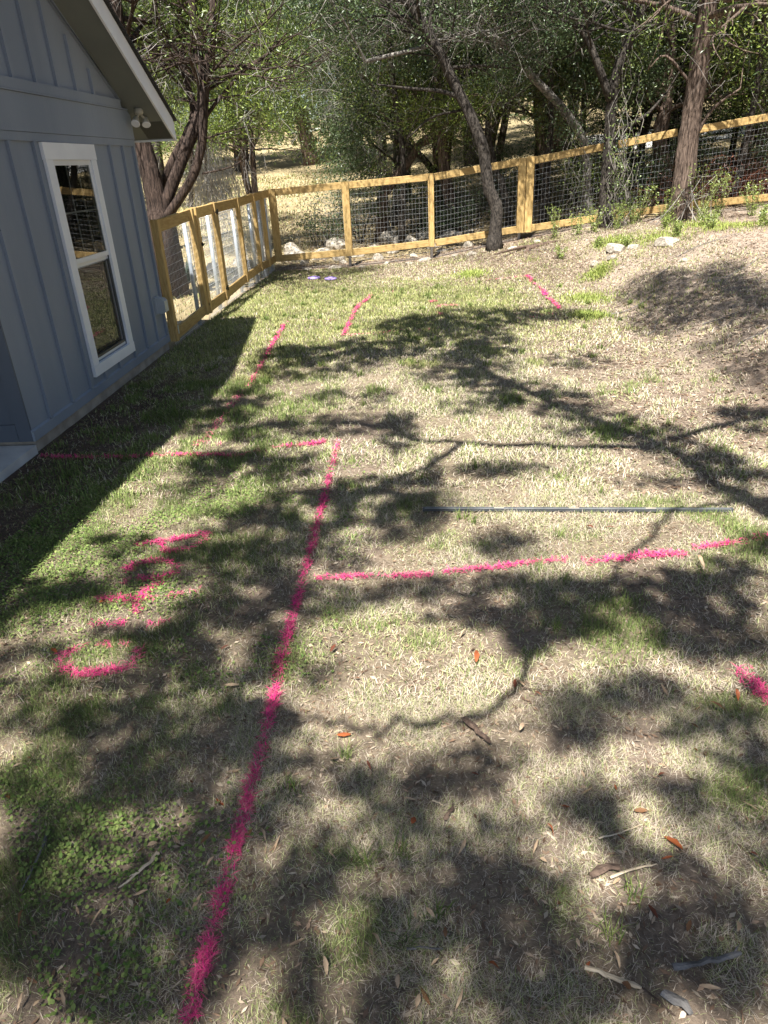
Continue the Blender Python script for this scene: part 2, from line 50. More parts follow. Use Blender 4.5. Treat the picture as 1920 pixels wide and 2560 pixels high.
_perm = np.random.default_rng(1).random((256, 256))
def vnoise(x, y):
    x = np.asarray(x, float); y = np.asarray(y, float)
    xi = np.floor(x).astype(int); yi = np.floor(y).astype(int); fx = x - xi; fy = y - yi
    fx = fx * fx * (3 - 2 * fx); fy = fy * fy * (3 - 2 * fy)
    g = lambda i, j: _perm[i & 255, j & 255]
    return (g(xi, yi) * (1 - fx) + g(xi + 1, yi) * fx) * (1 - fy) + (g(xi, yi + 1) * (1 - fx) + g(xi + 1, yi + 1) * fx) * fy
def fnoise(x, y, s=1.0, o=3):
    x = np.asarray(x, float) * s; y = np.asarray(y, float) * s; v = 0; a = 1; t = 0
    for k in range(o):
        v = v + a * vnoise(x + 17.3 * k, y + 9.1 * k); t += a; a *= .5; x = x * 2; y = y * 2
    return v / t

def gz(x, y, rough=True):
    x = np.asarray(x, float); y = np.asarray(y, float)
    xw = x + .5 * (fnoise(x, y, .7, 2) - .5)
    zb = .42 * sstep(2.7, 3.7, xw) + .30 * sstep(3.7, 4.9, xw) + .03 * np.maximum(x - 4.8, 0)
    zf = np.interp(x, [-3, -1.4, .4, 2.3, 4.2, 5, 6, 7.2, 14], [-.05, -.05, .05, .36, .6, .62, .7, .76, 1.1])
    t = sstep(11.5, 15.8, y)
    z = zb * (1 - t) + zf * t + .10 * np.minimum(np.maximum(y - 17, 0), 60)
    if rough:
        m = .5 + sstep(2.4, 3.4, x) * 3.2 + sstep(15.5, 17, y) * 1.5
        z = z + m * (.022 * (fnoise(x, y, 1.3, 2) - .5) + .012 * (fnoise(x, y, 7, 2) - .5))
    return z
def gz1(x, y): return float(gz(x, y))

M = {}
def material(name, c1, c2=None, scale=8.0, stretch=(1, 1, 1), rough=.7, bump=0.0, bscale=None, contrast=(.35, .65), spec=.3, metal=0.0, detail=5.0):
    m = bpy.data.materials.new(name); m.use_nodes = True; nt = m.node_tree; N = nt.nodes; L = nt.links
    p = N['Principled BSDF']; p.inputs['Roughness'].default_value = rough; p.inputs['Metallic'].default_value = metal
    p.inputs['Specular IOR Level'].default_value = spec
    tc = N.new('ShaderNodeTexCoord'); mp = N.new('ShaderNodeMapping'); mp.inputs['Scale'].default_value = stretch
    L.new(tc.outputs['Object'], mp.inputs[0])
    n = N.new('ShaderNodeTexNoise'); n.inputs['Scale'].default_value = scale; n.inputs['Detail'].default_value = detail
    L.new(mp.outputs[0], n.inputs['Vector'])
    r = N.new('ShaderNodeValToRGB'); r.color_ramp.elements[0].position = contrast[0]; r.color_ramp.elements[1].position = contrast[1]
    r.color_ramp.elements[0].color = c1; r.color_ramp.elements[1].color = c2 or c1
    L.new(n.outputs['Fac'], r.inputs[0]); L.new(r.outputs[0], p.inputs['Base Color'])
    if bump:
        n2 = N.new('ShaderNodeTexNoise'); n2.inputs['Scale'].default_value = bscale or scale * 3; n2.inputs['Detail'].default_value = 6
        L.new(mp.outputs[0], n2.inputs['Vector'])
        b = N.new('ShaderNodeBump'); b.inputs['Strength'].default_value = bump; b.inputs['Distance'].default_value = .02
        L.new(n2.outputs['Fac'], b.inputs['Height']); L.new(b.outputs[0], p.inputs['Normal'])
    M[name] = m; return m

def leafmat(name, attr=True, c1=None, c2=None, trans=.35, rough=.55, spec=.25, scale=3.0):
    """foliage: colour from the mesh's own leaf colours (or a noise mix), part of the light passes through"""
    m = bpy.data.materials.new(name); m.use_nodes = True; nt = m.node_tree; N = nt.nodes; L = nt.links
    p = N['Principled BSDF']; p.inputs['Roughness'].default_value = rough; p.inputs['Specular IOR Level'].default_value = spec
    if attr:
        a = N.new('ShaderNodeAttribute'); a.attribute_name = 'col'; src = a.outputs['Color']
    else:
        tc = N.new('ShaderNodeTexCoord'); n = N.new('ShaderNodeTexNoise'); n.inputs['Scale'].default_value = scale
        L.new(tc.outputs['Object'], n.inputs['Vector']); r = N.new('ShaderNodeValToRGB')
        r.color_ramp.elements[0].position = .35; r.color_ramp.elements[1].position = .65
        r.color_ramp.elements[0].color = c1; r.color_ramp.elements[1].color = c2; L.new(n.outputs['Fac'], r.inputs[0]); src = r.outputs[0]
    L.new(src, p.inputs['Base Color'])
    if trans > 0:
        t = N.new('ShaderNodeBsdfTranslucent'); L.new(src, t.inputs['Color'])
        mx = N.new('ShaderNodeMixShader'); mx.inputs[0].default_value = trans
        L.new(p.outputs[0], mx.inputs[1]); L.new(t.outputs[0], mx.inputs[2]); L.new(mx.outputs[0], N['Material Output'].inputs[0])
    M[name] = m; return m

def link(o, parent=None):
    C.objects.link(o)
    if parent is not None: o.parent = parent
    return o
def tag(o, label=None, cat=None, group=None, kind=None):
    if label: o['label'] = label
    if cat: o['category'] = cat
    if group: o['group'] = group
    if kind: o['kind'] = kind
    return o
def empty(name, loc=(0, 0, 0), rz=0):
    o = bpy.data.objects.new(name, None); C.objects.link(o); o.location = loc; o.rotation_euler = (0, 0, rz); o.empty_display_size = .1
    return o

def np_obj(name, V, F, mat, parent=None, col=None, smooth=False):
    me = bpy.data.meshes.new(name); me.from_pydata(np.asarray(V, float).tolist() if len(V) < 2000 else np.asarray(V, np.float32), [], np.asarray(F, np.int32).tolist() if len(F) < 2000 else np.asarray(F, np.int32))
    me.update()
    if col is not None:
        ca = me.color_attributes.new('col', 'FLOAT_COLOR', 'POINT')
        c4 = np.ones((len(V), 4), np.float32); c4[:, :3] = col; ca.data.foreach_set('color', c4.ravel())
    me.materials.append(M[mat] if isinstance(mat, str) else mat)
    if smooth: me.shade_smooth()
    o = bpy.data.objects.new(name, me); return link(o, parent)

class MB:
    def __init__(s): s.v = []; s.f = []
    def add(s, vs, fs):
        b = len(s.v); s.v += [tuple(v) for v in vs]; s.f += [tuple(i + b for i in f) for f in fs]; return s
    def box(s, x0, x1, y0, y1, z0, z1):
        return s.add([(x, y, z) for z in (z0, z1) for (x, y) in ((x0, y0), (x1, y0), (x1, y1), (x0, y1))],
                     [(3, 2, 1, 0), (4, 5, 6, 7), (0, 1, 5, 4), (1, 2, 6, 5), (2, 3, 7, 6), (3, 0, 4, 7)])
    def prism(s, pts, off):
        """polygon (3-D points) extruded by the vector off"""
        n = len(pts); P = [Vector(p) for p in pts]; o = Vector(off)
        fs = [tuple(range(n - 1, -1, -1)), tuple(range(n, 2 * n))] + [(i, (i + 1) % n, n + (i + 1) % n, n + i) for i in range(n)]
        return s.add(P + [p + o for p in P], fs)
    def beam(s, p0, p1, w, t, side=(1, 0, 0), ch=.006):
        """board from p0 to p1: w across (in the plane), t along side; chamfered long edges"""
        p0 = Vector(p0); p1 = Vector(p1); d = (p1 - p0).normalized(); sd_ = Vector(side); sd_ = (sd_ - d * sd_.dot(d)).normalized(); u = d.cross(sd_)
        a, b = w / 2, t / 2; c = ch
        prof = [(a - c, b), (a, b - c), (a, -b + c), (a - c, -b), (-a + c, -b), (-a, -b + c), (-a, b - c), (-a + c, b)]
        ring = lambda p: [p + u * x + sd_ * y for x, y in prof]
        return s.add(ring(p0) + ring(p1), [tuple(range(7, -1, -1)), tuple(range(8, 16))] + [(i, (i + 1) % 8, 8 + (i + 1) % 8, 8 + i) for i in range(8)])
    def tube(s, pts, rad, sides=8, cap=True, rough=0.0, rnd=None):
        P = [Vector(p) for p in pts]; n = len(P)
        if not hasattr(rad, '__len__'): rad = [rad] * n
        prev = None; b = len(s.v)
        for i, p in enumerate(P):
            d = (P[min(i + 1, n - 1)] - P[max(i - 1, 0)])
            if d.length < 1e-9: d = Vector((0, 0, 1))
            d.normalize()
            if prev is None:
                a = Vector((1, 0, 0)) if abs(d.x) < .8 else Vector((0, 1, 0)); u = (a - d * a.dot(d)).normalized()
            else:
                u = (prev - d * prev.dot(d)); u = u.normalized() if u.length > 1e-6 else d.orthogonal().normalized()
            prev = u; w = d.cross(u)
            for k in range(sides):
                an = 2 * math.pi * k / sides; rr = rad[i]
                if rough: rr *= 1 + rough * ((rnd or R_).random() - .5) + rough * .9 * math.sin(3 * an + i * .35) * .5 + rough * .5 * math.sin(5 * an - i * .2)
                s.v.append(tuple(p + u * (math.cos(an) * rr) + w * (math.sin(an) * rr)))
        for i in range(n - 1):
            for k in range(sides):
                k2 = (k + 1) % sides
                s.f.append((b + i * sides + k, b + i * sides + k2, b + (i + 1) * sides + k2, b + (i + 1) * sides + k))
        if cap: s.f.append(tuple(b + k for k in range(sides - 1, -1, -1))); s.f.append(tuple(b + (n - 1) * sides + k for k in range(sides)))
        return s
    def build(s, name, mat, parent=None, smooth=False):
        me = bpy.data.meshes.new(name); me.from_pydata(s.v, [], s.f); me.update(); me.materials.append(M[mat])
        if smooth: me.shade_smooth()
        return link(bpy.data.objects.new(name, me), parent)

def smooth_line(pts, per=4):
    """Catmull-Rom through points (any dimension)"""
    P = np.asarray(pts, float); out = []
    Q = np.vstack([2 * P[0] - P[1], P, 2 * P[-1] - P[-2]])
    for i in range(1, len(Q) - 2):
        for k in range(per):
            t = k / per
            out.append(.5 * ((2 * Q[i]) + (-Q[i - 1] + Q[i + 1]) * t + (2 * Q[i - 1] - 5 * Q[i] + 4 * Q[i + 1] - Q[i + 2]) * t * t + (-Q[i - 1] + 3 * Q[i] - 3 * Q[i + 1] + Q[i + 2]) * t ** 3))
    out.append(P[-1]); return np.array(out)

# ------------------------------------------------------------------ materials
SIDE1, SIDE2 = (.20, .238, .30, 1), (.262, .302, .366, 1)
material('siding', SIDE1, SIDE2, 1.2, (1, 1, .25), rough=.6, bump=.12, bscale=60, spec=.3)
material('siding_porch_shade', (.085, .105, .14, 1), (.105, .125, .16, 1), 1.5, (1, 1, .3), rough=.6, bump=.1, bscale=60)  # siding colour darkened to stand in for the shade under the porch
material('soffit', (.15, .165, .155, 1), (.175, .19, .175, 1), 2, rough=.7, bump=.05, bscale=40)
material('white_trim', (.74, .77, .82, 1), (.80, .83, .87, 1), 4, rough=.5, bump=.12, bscale=70)
material('shingle', (.02, .02, .022, 1), (.05, .05, .05, 1), 60, rough=.95, bump=.6, bscale=120)
material('concrete', (.46, .46, .46, 1), (.60, .60, .59, 1), 5, rough=.9, bump=.25, bscale=60)
material('foundation', (.30, .265, .22, 1), (.46, .41, .35, 1), 6, rough=.95, bump=.4, bscale=40)
material('unlit_interior', (.03, .03, .03, 1), (.05, .05, .05, 1), 2, rough=.9)
material('vinyl', (.72, .74, .76, 1), (.76, .78, .80, 1), 3, rough=.35)
material('fixture', (.36, .35, .29, 1), (.42, .40, .33, 1), 8, rough=.4)
material('grey_plastic', (.045, .05, .055, 1), (.08, .085, .09, 1), 8, rough=.4)
material('cover_grey', (.34, .37, .40, 1), (.40, .43, .46, 1), 8, rough=.4)
material('black_metal', (.012, .012, .013, 1), (.02, .02, .02, 1), 20, rough=.45)
material('galvanised', (.42, .47, .52, 1), (.58, .63, .68, 1), 12, rough=.42, metal=.55, spec=.5)
material('wire', (.50, .52, .53, 1), (.66, .68, .69, 1), 30, rough=.4, metal=.3, spec=.5)
material('aluminium', (.30, .31, .33, 1), (.50, .52, .54, 1), 9, rough=.35, metal=.6, spec=.5)
material('purple', (.30, .22, .52, 1), (.36, .28, .60, 1), 6, rough=.5)
material('limestone', (.20, .17, .13, 1), (.50, .45, .37, 1), 4, rough=.9, bump=.6, bscale=12)
for i in range(4):
    a = (.55, .39, .165, 1); b = (.40, .255, .090, 1); k = (1, .90, 1.08, .96)[i]
    material('pine_%d' % i, tuple(x * k for x in b[:3]) + (1,), tuple(x * k for x in a[:3]) + (1,), 5 + i, (3, 3, 3) if i == 3 else (1.0, 1.0, 1.0), rough=.65, bump=.15, bscale=50)
def wood_grain(m, axis):
    nt = m.node_tree
    for n in nt.nodes:
        if n.type == 'MAPPING': n.inputs['Scale'].default_value = axis
def board_variation(m):
    nt = m.node_tree; N = nt.nodes; L = nt.links; p = N['Principled BSDF']; src = p.inputs['Base Color'].links[0].from_socket
    oi = N.new('ShaderNodeObjectInfo'); mr = N.new('ShaderNodeMapRange'); mr.inputs['To Min'].default_value = .74; mr.inputs['To Max'].default_value = 1.12; L.new(oi.outputs['Random'], mr.inputs['Value'])
    vo = N.new('ShaderNodeTexVoronoi'); vo.inputs['Scale'].default_value = 4.5; tc = N.new('ShaderNodeTexCoord'); L.new(tc.outputs['Object'], vo.inputs['Vector'])
    kr = N.new('ShaderNodeMapRange'); kr.inputs['From Min'].default_value = .05; kr.inputs['From Max'].default_value = .13; kr.inputs['To Min'].default_value = .35; L.new(vo.outputs['Distance'], kr.inputs['Value'])
    mu = N.new('ShaderNodeMath'); mu.operation = 'MULTIPLY'; L.new(mr.outputs[0], mu.inputs[0]); L.new(kr.outputs[0], mu.inputs[1])
    hs = N.new('ShaderNodeHueSaturation'); L.new(mu.outputs[0], hs.inputs['Value']); L.new(src, hs.inputs['Color']); L.new(hs.outputs[0], p.inputs['Base Color'])
for i in range(4): board_variation(M['pine_%d' % i])
for i, ax in enumerate(((9, 1.2, 9), (1.2, 9, 9), (9, 9, 1.0), (9, 9, 1.4))): wood_grain(M['pine_%d' % i], ax)   # grain along Y, X, Z, Z
material('bark_juniper', (.030, .020, .015, 1), (.20, .145, .112, 1), 5, (9, 9, .7), rough=.95, bump=1.0, bscale=9)
material('bark_juniper_shaded', (.014, .009, .007, 1), (.085, .058, .045, 1), 5, (9, 9, .7), rough=.95, bump=1.0, bscale=9)  # juniper bark with shade put into its colour, for the left tree
material('bark_pale', (.07, .063, .055, 1), (.27, .25, .22, 1), 14, (1.6, 1.6, .8), rough=.95, bump=.8, bscale=40)
material('bark_oak', (.014, .012, .010, 1), (.085, .072, .060, 1), 22, (1.6, 1.6, .8), rough=.95, bump=1.0, bscale=45)
material('twig_grey', (.10, .09, .08, 1), (.36, .33, .29, 1), 3, rough=.9)
material('dead_red', (.10, .035, .02, 1), (.22, .085, .05, 1), 5, rough=.9)
material('wood_bark', (.06, .04, .03, 1), (.16, .11, .08, 1), 30, rough=.9, bump=.6, bscale=80)
material('wood_grey', (.09, .085, .08, 1), (.21, .20, .19, 1), 14, rough=.9, bump=.5, bscale=60)
material('wood_pale', (.42, .33, .22, 1), (.60, .50, .36, 1), 14, rough=.8, bump=.3, bscale=60)
leafmat('grass', True, trans=.18, rough=.75, spec=.15)
leafmat('foliage', True, trans=.22, rough=.38, spec=.5)
leafmat('paint', True, trans=.05, rough=.6, spec=.3)
leafmat('leaf_o', False, lin(158, 88, 50), lin(112, 60, 36), trans=.15, scale=30)
leafmat('leaf_p', False, lin(190, 165, 135), lin(150, 125, 98), trans=.12, scale=30)
leafmat('leaf_r', False, lin(112, 64, 46), lin(84, 50, 38), trans=.12, scale=30)
leafmat('leaf_b', False, lin(120, 88, 60), lin(90, 62, 42), trans=.12, scale=30)

def glass_mat():
    m = bpy.data.materials.new('window_glass'); m.use_nodes = True; nt = m.node_tree; N = nt.nodes; L = nt.links; N.remove(N['Principled BSDF'])
    fr = N.new('ShaderNodeFresnel'); fr.inputs['IOR'].default_value = 2.15
    g = N.new('ShaderNodeBsdfGlossy'); g.inputs['Roughness'].default_value = 0.0; g.inputs['Color'].default_value = (.95, .97, 1, 1)
    t = N.new('ShaderNodeBsdfTransparent'); t.inputs['Color'].default_value = (.7, .73, .72, 1)
    n = N.new('ShaderNodeTexNoise'); n.inputs['Scale'].default_value = 2.5; b = N.new('ShaderNodeBump'); b.inputs['Strength'].default_value = .02
    tc = N.new('ShaderNodeTexCoord'); L.new(tc.outputs['Object'], n.inputs[0]); L.new(n.outputs['Fac'], b.inputs['Height']); L.new(b.outputs[0], g.inputs['Normal'])
    mx = N.new('ShaderNodeMixShader'); L.new(fr.outputs[0], mx.inputs[0]); L.new(t.outputs[0], mx.inputs[1]); L.new(g.outputs[0], mx.inputs[2]); L.new(mx.outputs[0], N['Material Output'].inputs[0])
    M['window_glass'] = m
    m = bpy.data.materials.new('insect_screen'); m.use_nodes = True; nt = m.node_tree; N = nt.nodes; L = nt.links
    p = N['Principled BSDF']; p.inputs['Base Color'].default_value = (.045, .045, .045, 1); p.inputs['Roughness'].default_value = .6
    t = N.new('ShaderNodeBsdfTransparent'); mx = N.new('ShaderNodeMixShader'); mx.inputs[0].default_value = .45
    L.new(t.outputs[0], mx.inputs[1]); L.new(p.outputs[0], mx.inputs[2]); L.new(mx.outputs[0], N['Material Output'].inputs[0])
    M['insect_screen'] = m
glass_mat()

def ground_mat():
    m = bpy.data.materials.new('soil'); m.use_nodes = True; nt = m.node_tree; N = nt.nodes; L = nt.links
    p = N['Principled BSDF']; p.inputs['Roughness'].default_value = .95; p.inputs['Specular IOR Level'].default_value = .1
    a = N.new('ShaderNodeAttribute'); a.attribute_name = 'col'
    tc = N.new('ShaderNodeTexCoord'); n = N.new('ShaderNodeTexNoise'); n.inputs['Scale'].default_value = 35; n.inputs['Detail'].default_value = 8; n.inputs['Roughness'].default_value = .75
    L.new(tc.outputs['Object'], n.inputs[0])
    r = N.new('ShaderNodeValToRGB'); r.color_ramp.elements[0].position = .3; r.color_ramp.elements[1].position = .72
    r.color_ramp.elements[0].color = (.45, .45, .45, 1); r.color_ramp.elements[1].color = (1.35, 1.3, 1.25, 1); L.new(n.outputs['Fac'], r.inputs[0])
    mx = N.new('ShaderNodeMix'); mx.data_type = 'RGBA'; mx.blend_type = 'MULTIPLY'; mx.inputs[0].default_value = 1
    L.new(a.outputs['Color'], mx.inputs[6]); L.new(r.outputs[0], mx.inputs[7]); L.new(mx.outputs[2], p.inputs['Base Color'])
    b = N.new('ShaderNodeBump'); b.inputs['Strength'].default_value = .9; b.inputs['Distance'].default_value = .02; L.new(n.outputs['Fac'], b.inputs['Height']); L.new(b.outputs[0], p.inputs['Normal'])
    M['soil'] = m
ground_mat()

# ------------------------------------------------------------------ ground sheet
def bare(x, y):
    """0 where the lawn is thick, 1 on bare soil"""
    n = fnoise(x, y, .9, 3)
    b = sstep(.2, 2.6, x + 1.2 * (n - .5) + .06 * (y - 4)) * .75 * sstep(2.5, 6, y)
    b = np.maximum(b, sstep(2.2, 3.0, x + .6 * (n - .5)))
    b = np.maximum(b, .85 * sstep(12.2, 14.2, y + 1.6 * (n - .5) + .25 * np.abs(x)))
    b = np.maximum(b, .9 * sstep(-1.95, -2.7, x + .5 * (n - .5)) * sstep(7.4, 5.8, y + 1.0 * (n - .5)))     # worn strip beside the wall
    b = np.maximum(b, .42 * sstep(3.2, 1.2, y + .8 * (n - .5)))
    b = np.maximum(b, .7 * sstep(.56, .70, fnoise(x + 31, y, 1.7, 3)) * (1 - .85 * sstep(6.5, 8.5, y - .5 * x)))
    return np.clip(b, 0, 1)
def green(x, y):
    n = fnoise(x + 50, y, .8, 3)
    g = .18 + .58 * sstep(7, 10, y - .3 * x + 2 * (n - .5)) * sstep(2.6, 1.2, x) * sstep(13.4, 12, y)
    g = np.maximum(g, .72 * sstep(-.2, -1.4, x + .9 * (n - .5)))
    g = np.maximum(g, .75 * sstep(.60, .72, fnoise(x, y + 70, 2.3, 2)))
    return np.clip(g, 0, 1)

xs = np.unique(np.concatenate([np.linspace(-90, -8, 24), np.linspace(-8, -3, 26), np.linspace(-3, 5, 190), np.linspace(5, 10, 40), np.linspace(10, 90, 26)]).round(4))
ys = np.unique(np.concatenate([np.linspace(-40, 0, 14), np.linspace(0, 7, 150), np.linspace(7, 18, 130), np.linspace(18, 40, 44), np.linspace(40, 140, 20)]).round(4))
X, Y = np.meshgrid(xs, ys); x, y = X.ravel(), Y.ravel()
V = np.column_stack([x, y, gz(x, y)]); nx, ny = len(xs), len(ys)
ii = np.arange(nx * ny).reshape(ny, nx)
F = np.column_stack([ii[:-1, :-1].ravel(), ii[:-1, 1:].ravel(), ii[1:, 1:].ravel(), ii[1:, :-1].ravel()])
bk = bare(x, y)[:, None]; nn = fnoise(x, y, 2.0, 3)[:, None]
soil = np.array([.205, .16, .128]) * (.8 + .5 * nn); thatch = np.array([.225, .185, .13]) * (.75 + .5 * nn); dirt_r = np.array([.335, .275, .22]) * (.65 + .65 * nn)
col = thatch * (1 - bk) + soil * bk
w = sstep(2.2, 3.2, x)[:, None] * sstep(5, 8, y)[:, None]; col = col * (1 - w) + dirt_r * w
lm = ((y > 16.6) | ((x < -3.1) & (y > 8.6)))[:, None]
far = np.array([.40, .33, .19]) * (.6 + .7 * nn); col = np.where(lm, far, col)
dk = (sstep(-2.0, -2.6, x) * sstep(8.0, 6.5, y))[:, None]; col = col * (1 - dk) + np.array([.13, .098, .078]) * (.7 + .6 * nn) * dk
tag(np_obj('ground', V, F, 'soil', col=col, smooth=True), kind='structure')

# ------------------------------------------------------------------ house
XW, YN, YF = -3.054, 5.15, 8.61
SL, RY, RZ = .56, 4.25, 4.97          # roof slope, ridge position and soffit height at the ridge line
XE = -2.69                             # rake edge
def soffit_z(y): return RZ - SL * abs(y - RY)
house = empty('house', (XW, YN, 0)); tag(house, 'blue grey board and batten house with white rake trim at left', 'house')
house_parts = []
def hp(o):
    o.parent = house; o.matrix_parent_inverse = Matrix.Translation((-XW, -YN, 0)); house_parts.append(o); return o
WY0, WY1, WZ0, WZ1 = 6.50, 7.36, .37, 2.13         # window opening
mb = MB()
T = .12
mb.box(XW - T, XW, YN, WY0, .1, 2.45); mb.box(XW - T, XW, WY1, YF, .1, 2.45); mb.box(XW - T, XW, WY0, WY1, .1, WZ0); mb.box(XW - T, XW, WY0, WY1, WZ1, 2.45)
mb.box(XW - 7, XW - T, YF - T, YF, .1, 2.45)          # far wall
hp(mb.build('wall', 'siding'))
# gable above, over wall and porch
ye0, ye1 = RY - 4.45, YF + .0
mb = MB(); mb.prism([(XW - .1, -.05, 2.452), (XW - .1, YF, 2.452), (XW - .1, YF, soffit_z(YF) - .003), (XW - .1, RY, RZ - .003), (XW - .1, -.05, soffit_z(-.05) - .003)], (.1, 0, 0)); hp(mb.build('gable_wall', 'siding'))
mb2 = MB().box(XW - 7, XW - T - .002, YN, YN + T, .1, 2.45); hp(mb2.build('porch_wall', 'siding_porch_shade'))
hp(MB().box(XW - .11, XW + .002, YN - .02, YN - .0015, .1, 2.45).build('corner_board', 'siding_porch_shade'))
hp(MB().box(XW - 6, XW - .115, YN - .018, YN - .0015, .1, .24).build('skirt_board', 'siding_porch_shade'))
for k in range(4): hp(MB().box(XW - .52 - .406 * k, XW - .48 - .406 * k, YN - .016, YN - .0015, .242, 2.45).build('batten', 'siding_porch_shade'))
# skirt board with a sloping top, frieze boards
hp(MB().prism([(XW + .0015, YN - .018, .1), (XW + .020, YN - .018, .1), (XW + .020, YN - .018, .178), (XW + .0015, YN - .018, .19)], (0, YF - YN + .018, 0)).build('skirt_board', 'siding'))
hp(MB().box(XW + .0015, XW + .020, YN - .02, YF, 2.235, 2.2975).build('frieze_trim', 'siding'))
hp(MB().box(XW + .0015, XW + .026, -.05, YF, 2.30, 2.572).build('frieze_board', 'siding'))
hp(MB().box(XW + .0015, XW + .040, -.05, YF, 2.574, 2.586).build('drip_flashing', 'siding'))
hp(MB().box(XW + .0015, XW + .034, .3, 8.36, 2.588, 2.662).build('gable_trim', 'siding'))
for s_ in (1, -1):      # rake trim boards following the slope
    y_a, y_b = RY + .02 * s_, RY + 4.14 * s_
    hp(MB().prism([(XW + .0015, y_a, soffit_z(y_a) - .004), (XW + .0015, y_b, soffit_z(y_b) - .004), (XW + .0015, y_b, max(soffit_z(y_b) - .135, 2.664)), (XW + .0015, y_a, soffit_z(y_a) - .135)], (.034, 0, 0)).build('rake_trim', 'siding'))
for yb in (5.46, 5.885, 6.29, 7.47, 7.872, 8.235, 8.56):
    hp(MB().box(XW + .0015, XW + .026, yb - .021, yb + .021, .19, 2.2335).build('batten', 'siding'))
for yb in (6.64, 7.02): hp(MB().box(XW + .0015, XW + .026, yb - .021, yb + .021, .19, .262).build('batten', 'siding'))
for k in range(-14, 6):
    yb = 6.197 + .3865 * k; zt = soffit_z(yb) - .14
    if zt > 2.70: hp(MB().box(XW + .0015, XW + .026, yb - .021, yb + .021, 2.664, zt).build('batten', 'siding'))
hp(MB().box(XW - 6.9, XW - .006, YN + .02, YF - .006, -.2, .099).build('foundation', 'foundation'))
hp(MB().box(XW - 3.2, XW - T - .02, WY0 - .6, YF - T - .02, .12, 2.44).build('dark_room_box', 'unlit_interior'))  # closed box; its near-black colour stands in for the unlit room
# roof: two slopes with soffit, fascia, shingles
YE0, YE1 = RY - 4.76, RY + 4.76
for s_ in (1, -1):
    ye = RY + 4.76 * s_; ze = soffit_z(ye)
    A = lambda yy, dz: (XW - 7.2, yy, soffit_z(yy) + dz)
    hp(MB().prism([A(RY, .0), A(ye, .0), A(ye, .06), A(RY, .06)], (XE - .021 - (XW - 7.2), 0, 0)).build('soffit', 'soffit'))
    hp(MB().prism([A(RY, .062), A(ye, .062), A(ye, .19), A(RY, .19)], (XE - .021 - (XW - 7.2), 0, 0)).build('roof_deck', 'soffit'))
    sh = MB()
    B = lambda yy, dz: (XW - 7.2, yy, soffit_z(yy) + dz)
    sh.prism([B(RY, .192), B(ye + .03 * s_, .192), B(ye + .03 * s_, .212), B(RY, .212)], (XE + .035 - (XW - 7.2), 0, 0)); hp(sh.build('roof_shingles', 'shingle'))
    f = lambda yy, dz: (XE - .02, yy, soffit_z(yy) + dz)
    hp(MB().prism([f(RY, -.02), f(ye, -.02), f(ye, .19), f(RY, .19)], (.02, 0, 0)).build('rake_fascia', 'white_trim'))
    yy0, yy1 = sorted((ye + .0015 * s_, ye + .02 * s_)); hp(MB().box(XW - 7.2, XE, yy0, yy1, ze - .02, ze + .17).build('eave_fascia', 'white_trim'))
hp(MB().box(XW - .12, XW + .0, -.10, .04, .07, 2.30).build('porch_post', 'white_trim'))
hp(MB().box(XW - 6.9, XW - .125, -.05, YN - .03, 2.452, 2.47).build('porch_ceiling', 'soffit'))
hp(MB().box(XW - 6.9, XW - 6.8, -.05, YN, .07, 2.45).build('porch_wall', 'siding'))
hp(MB().box(XW - .12, XW - .102, -.05, YN - .03, 2.2, 2.45).build('porch_beam', 'siding'))
# soffit grooves seen as a perforated strip near the eave
for k in range(26):
    y0 = 8.72 + .0105 * k
    if y0 < 9.0: hp(MB().prism([(XW + .05, y0, soffit_z(y0) - .0005), (XE - .04, y0, soffit_z(y0) - .0005), (XE - .04, y0 + .004, soffit_z(y0 + .004) - .0005), (XW + .05, y0 + .004, soffit_z(y0 + .004) - .0005)], (0, 0, -.0015)).build('soffit_groove', 'black_metal'))

# window: trim, frames, sashes, panes, muntins
win = empty('window'); win.location = (XW, 6.93, 1.25); hp(win); win.location = (XW, 6.93, 1.25)
def wp(o, parent=win):
    o.parent = parent; o.matrix_parent_inverse = Matrix.Translation((-XW, -6.93, -1.25)) if parent is win else Matrix.Identity(4); return o
px = XW + .0015
wp(MB().box(px, XW + .028, 6.405, WY0 + .03, WZ0 - .008, 2.10).build('casing', 'white_trim')); wp(MB().box(px, XW + .028, WY1 - .03, 7.445, WZ0 - .008, 2.10).build('casing', 'white_trim'))
wp(MB().box(px, XW + .031, 6.395, 7.455, 2.1015, 2.232).build('head_casing', 'white_trim')); wp(MB().box(px, XW + .031, 6.40, 7.45, .262, WZ0 - .0095).build('apron', 'white_trim'))
def sash(z0, z1, xo, name):
    e = MB(); f = .042; y0, y1 = WY0 + .032, WY1 - .032
    e.box(xo - .035, xo, y0, y0 + f, z0, z1); e.box(xo - .035, xo, y1 - f, y1, z0, z1); e.box(xo - .035, xo, y0 + f, y1 - f, z0, z0 + f); e.box(xo - .035, xo, y0 + f, y1 - f, z1 - f, z1)
    s = wp(e.build(name, 'vinyl')); return s, y0 + f, y1 - f, z0 + f, z1 - f
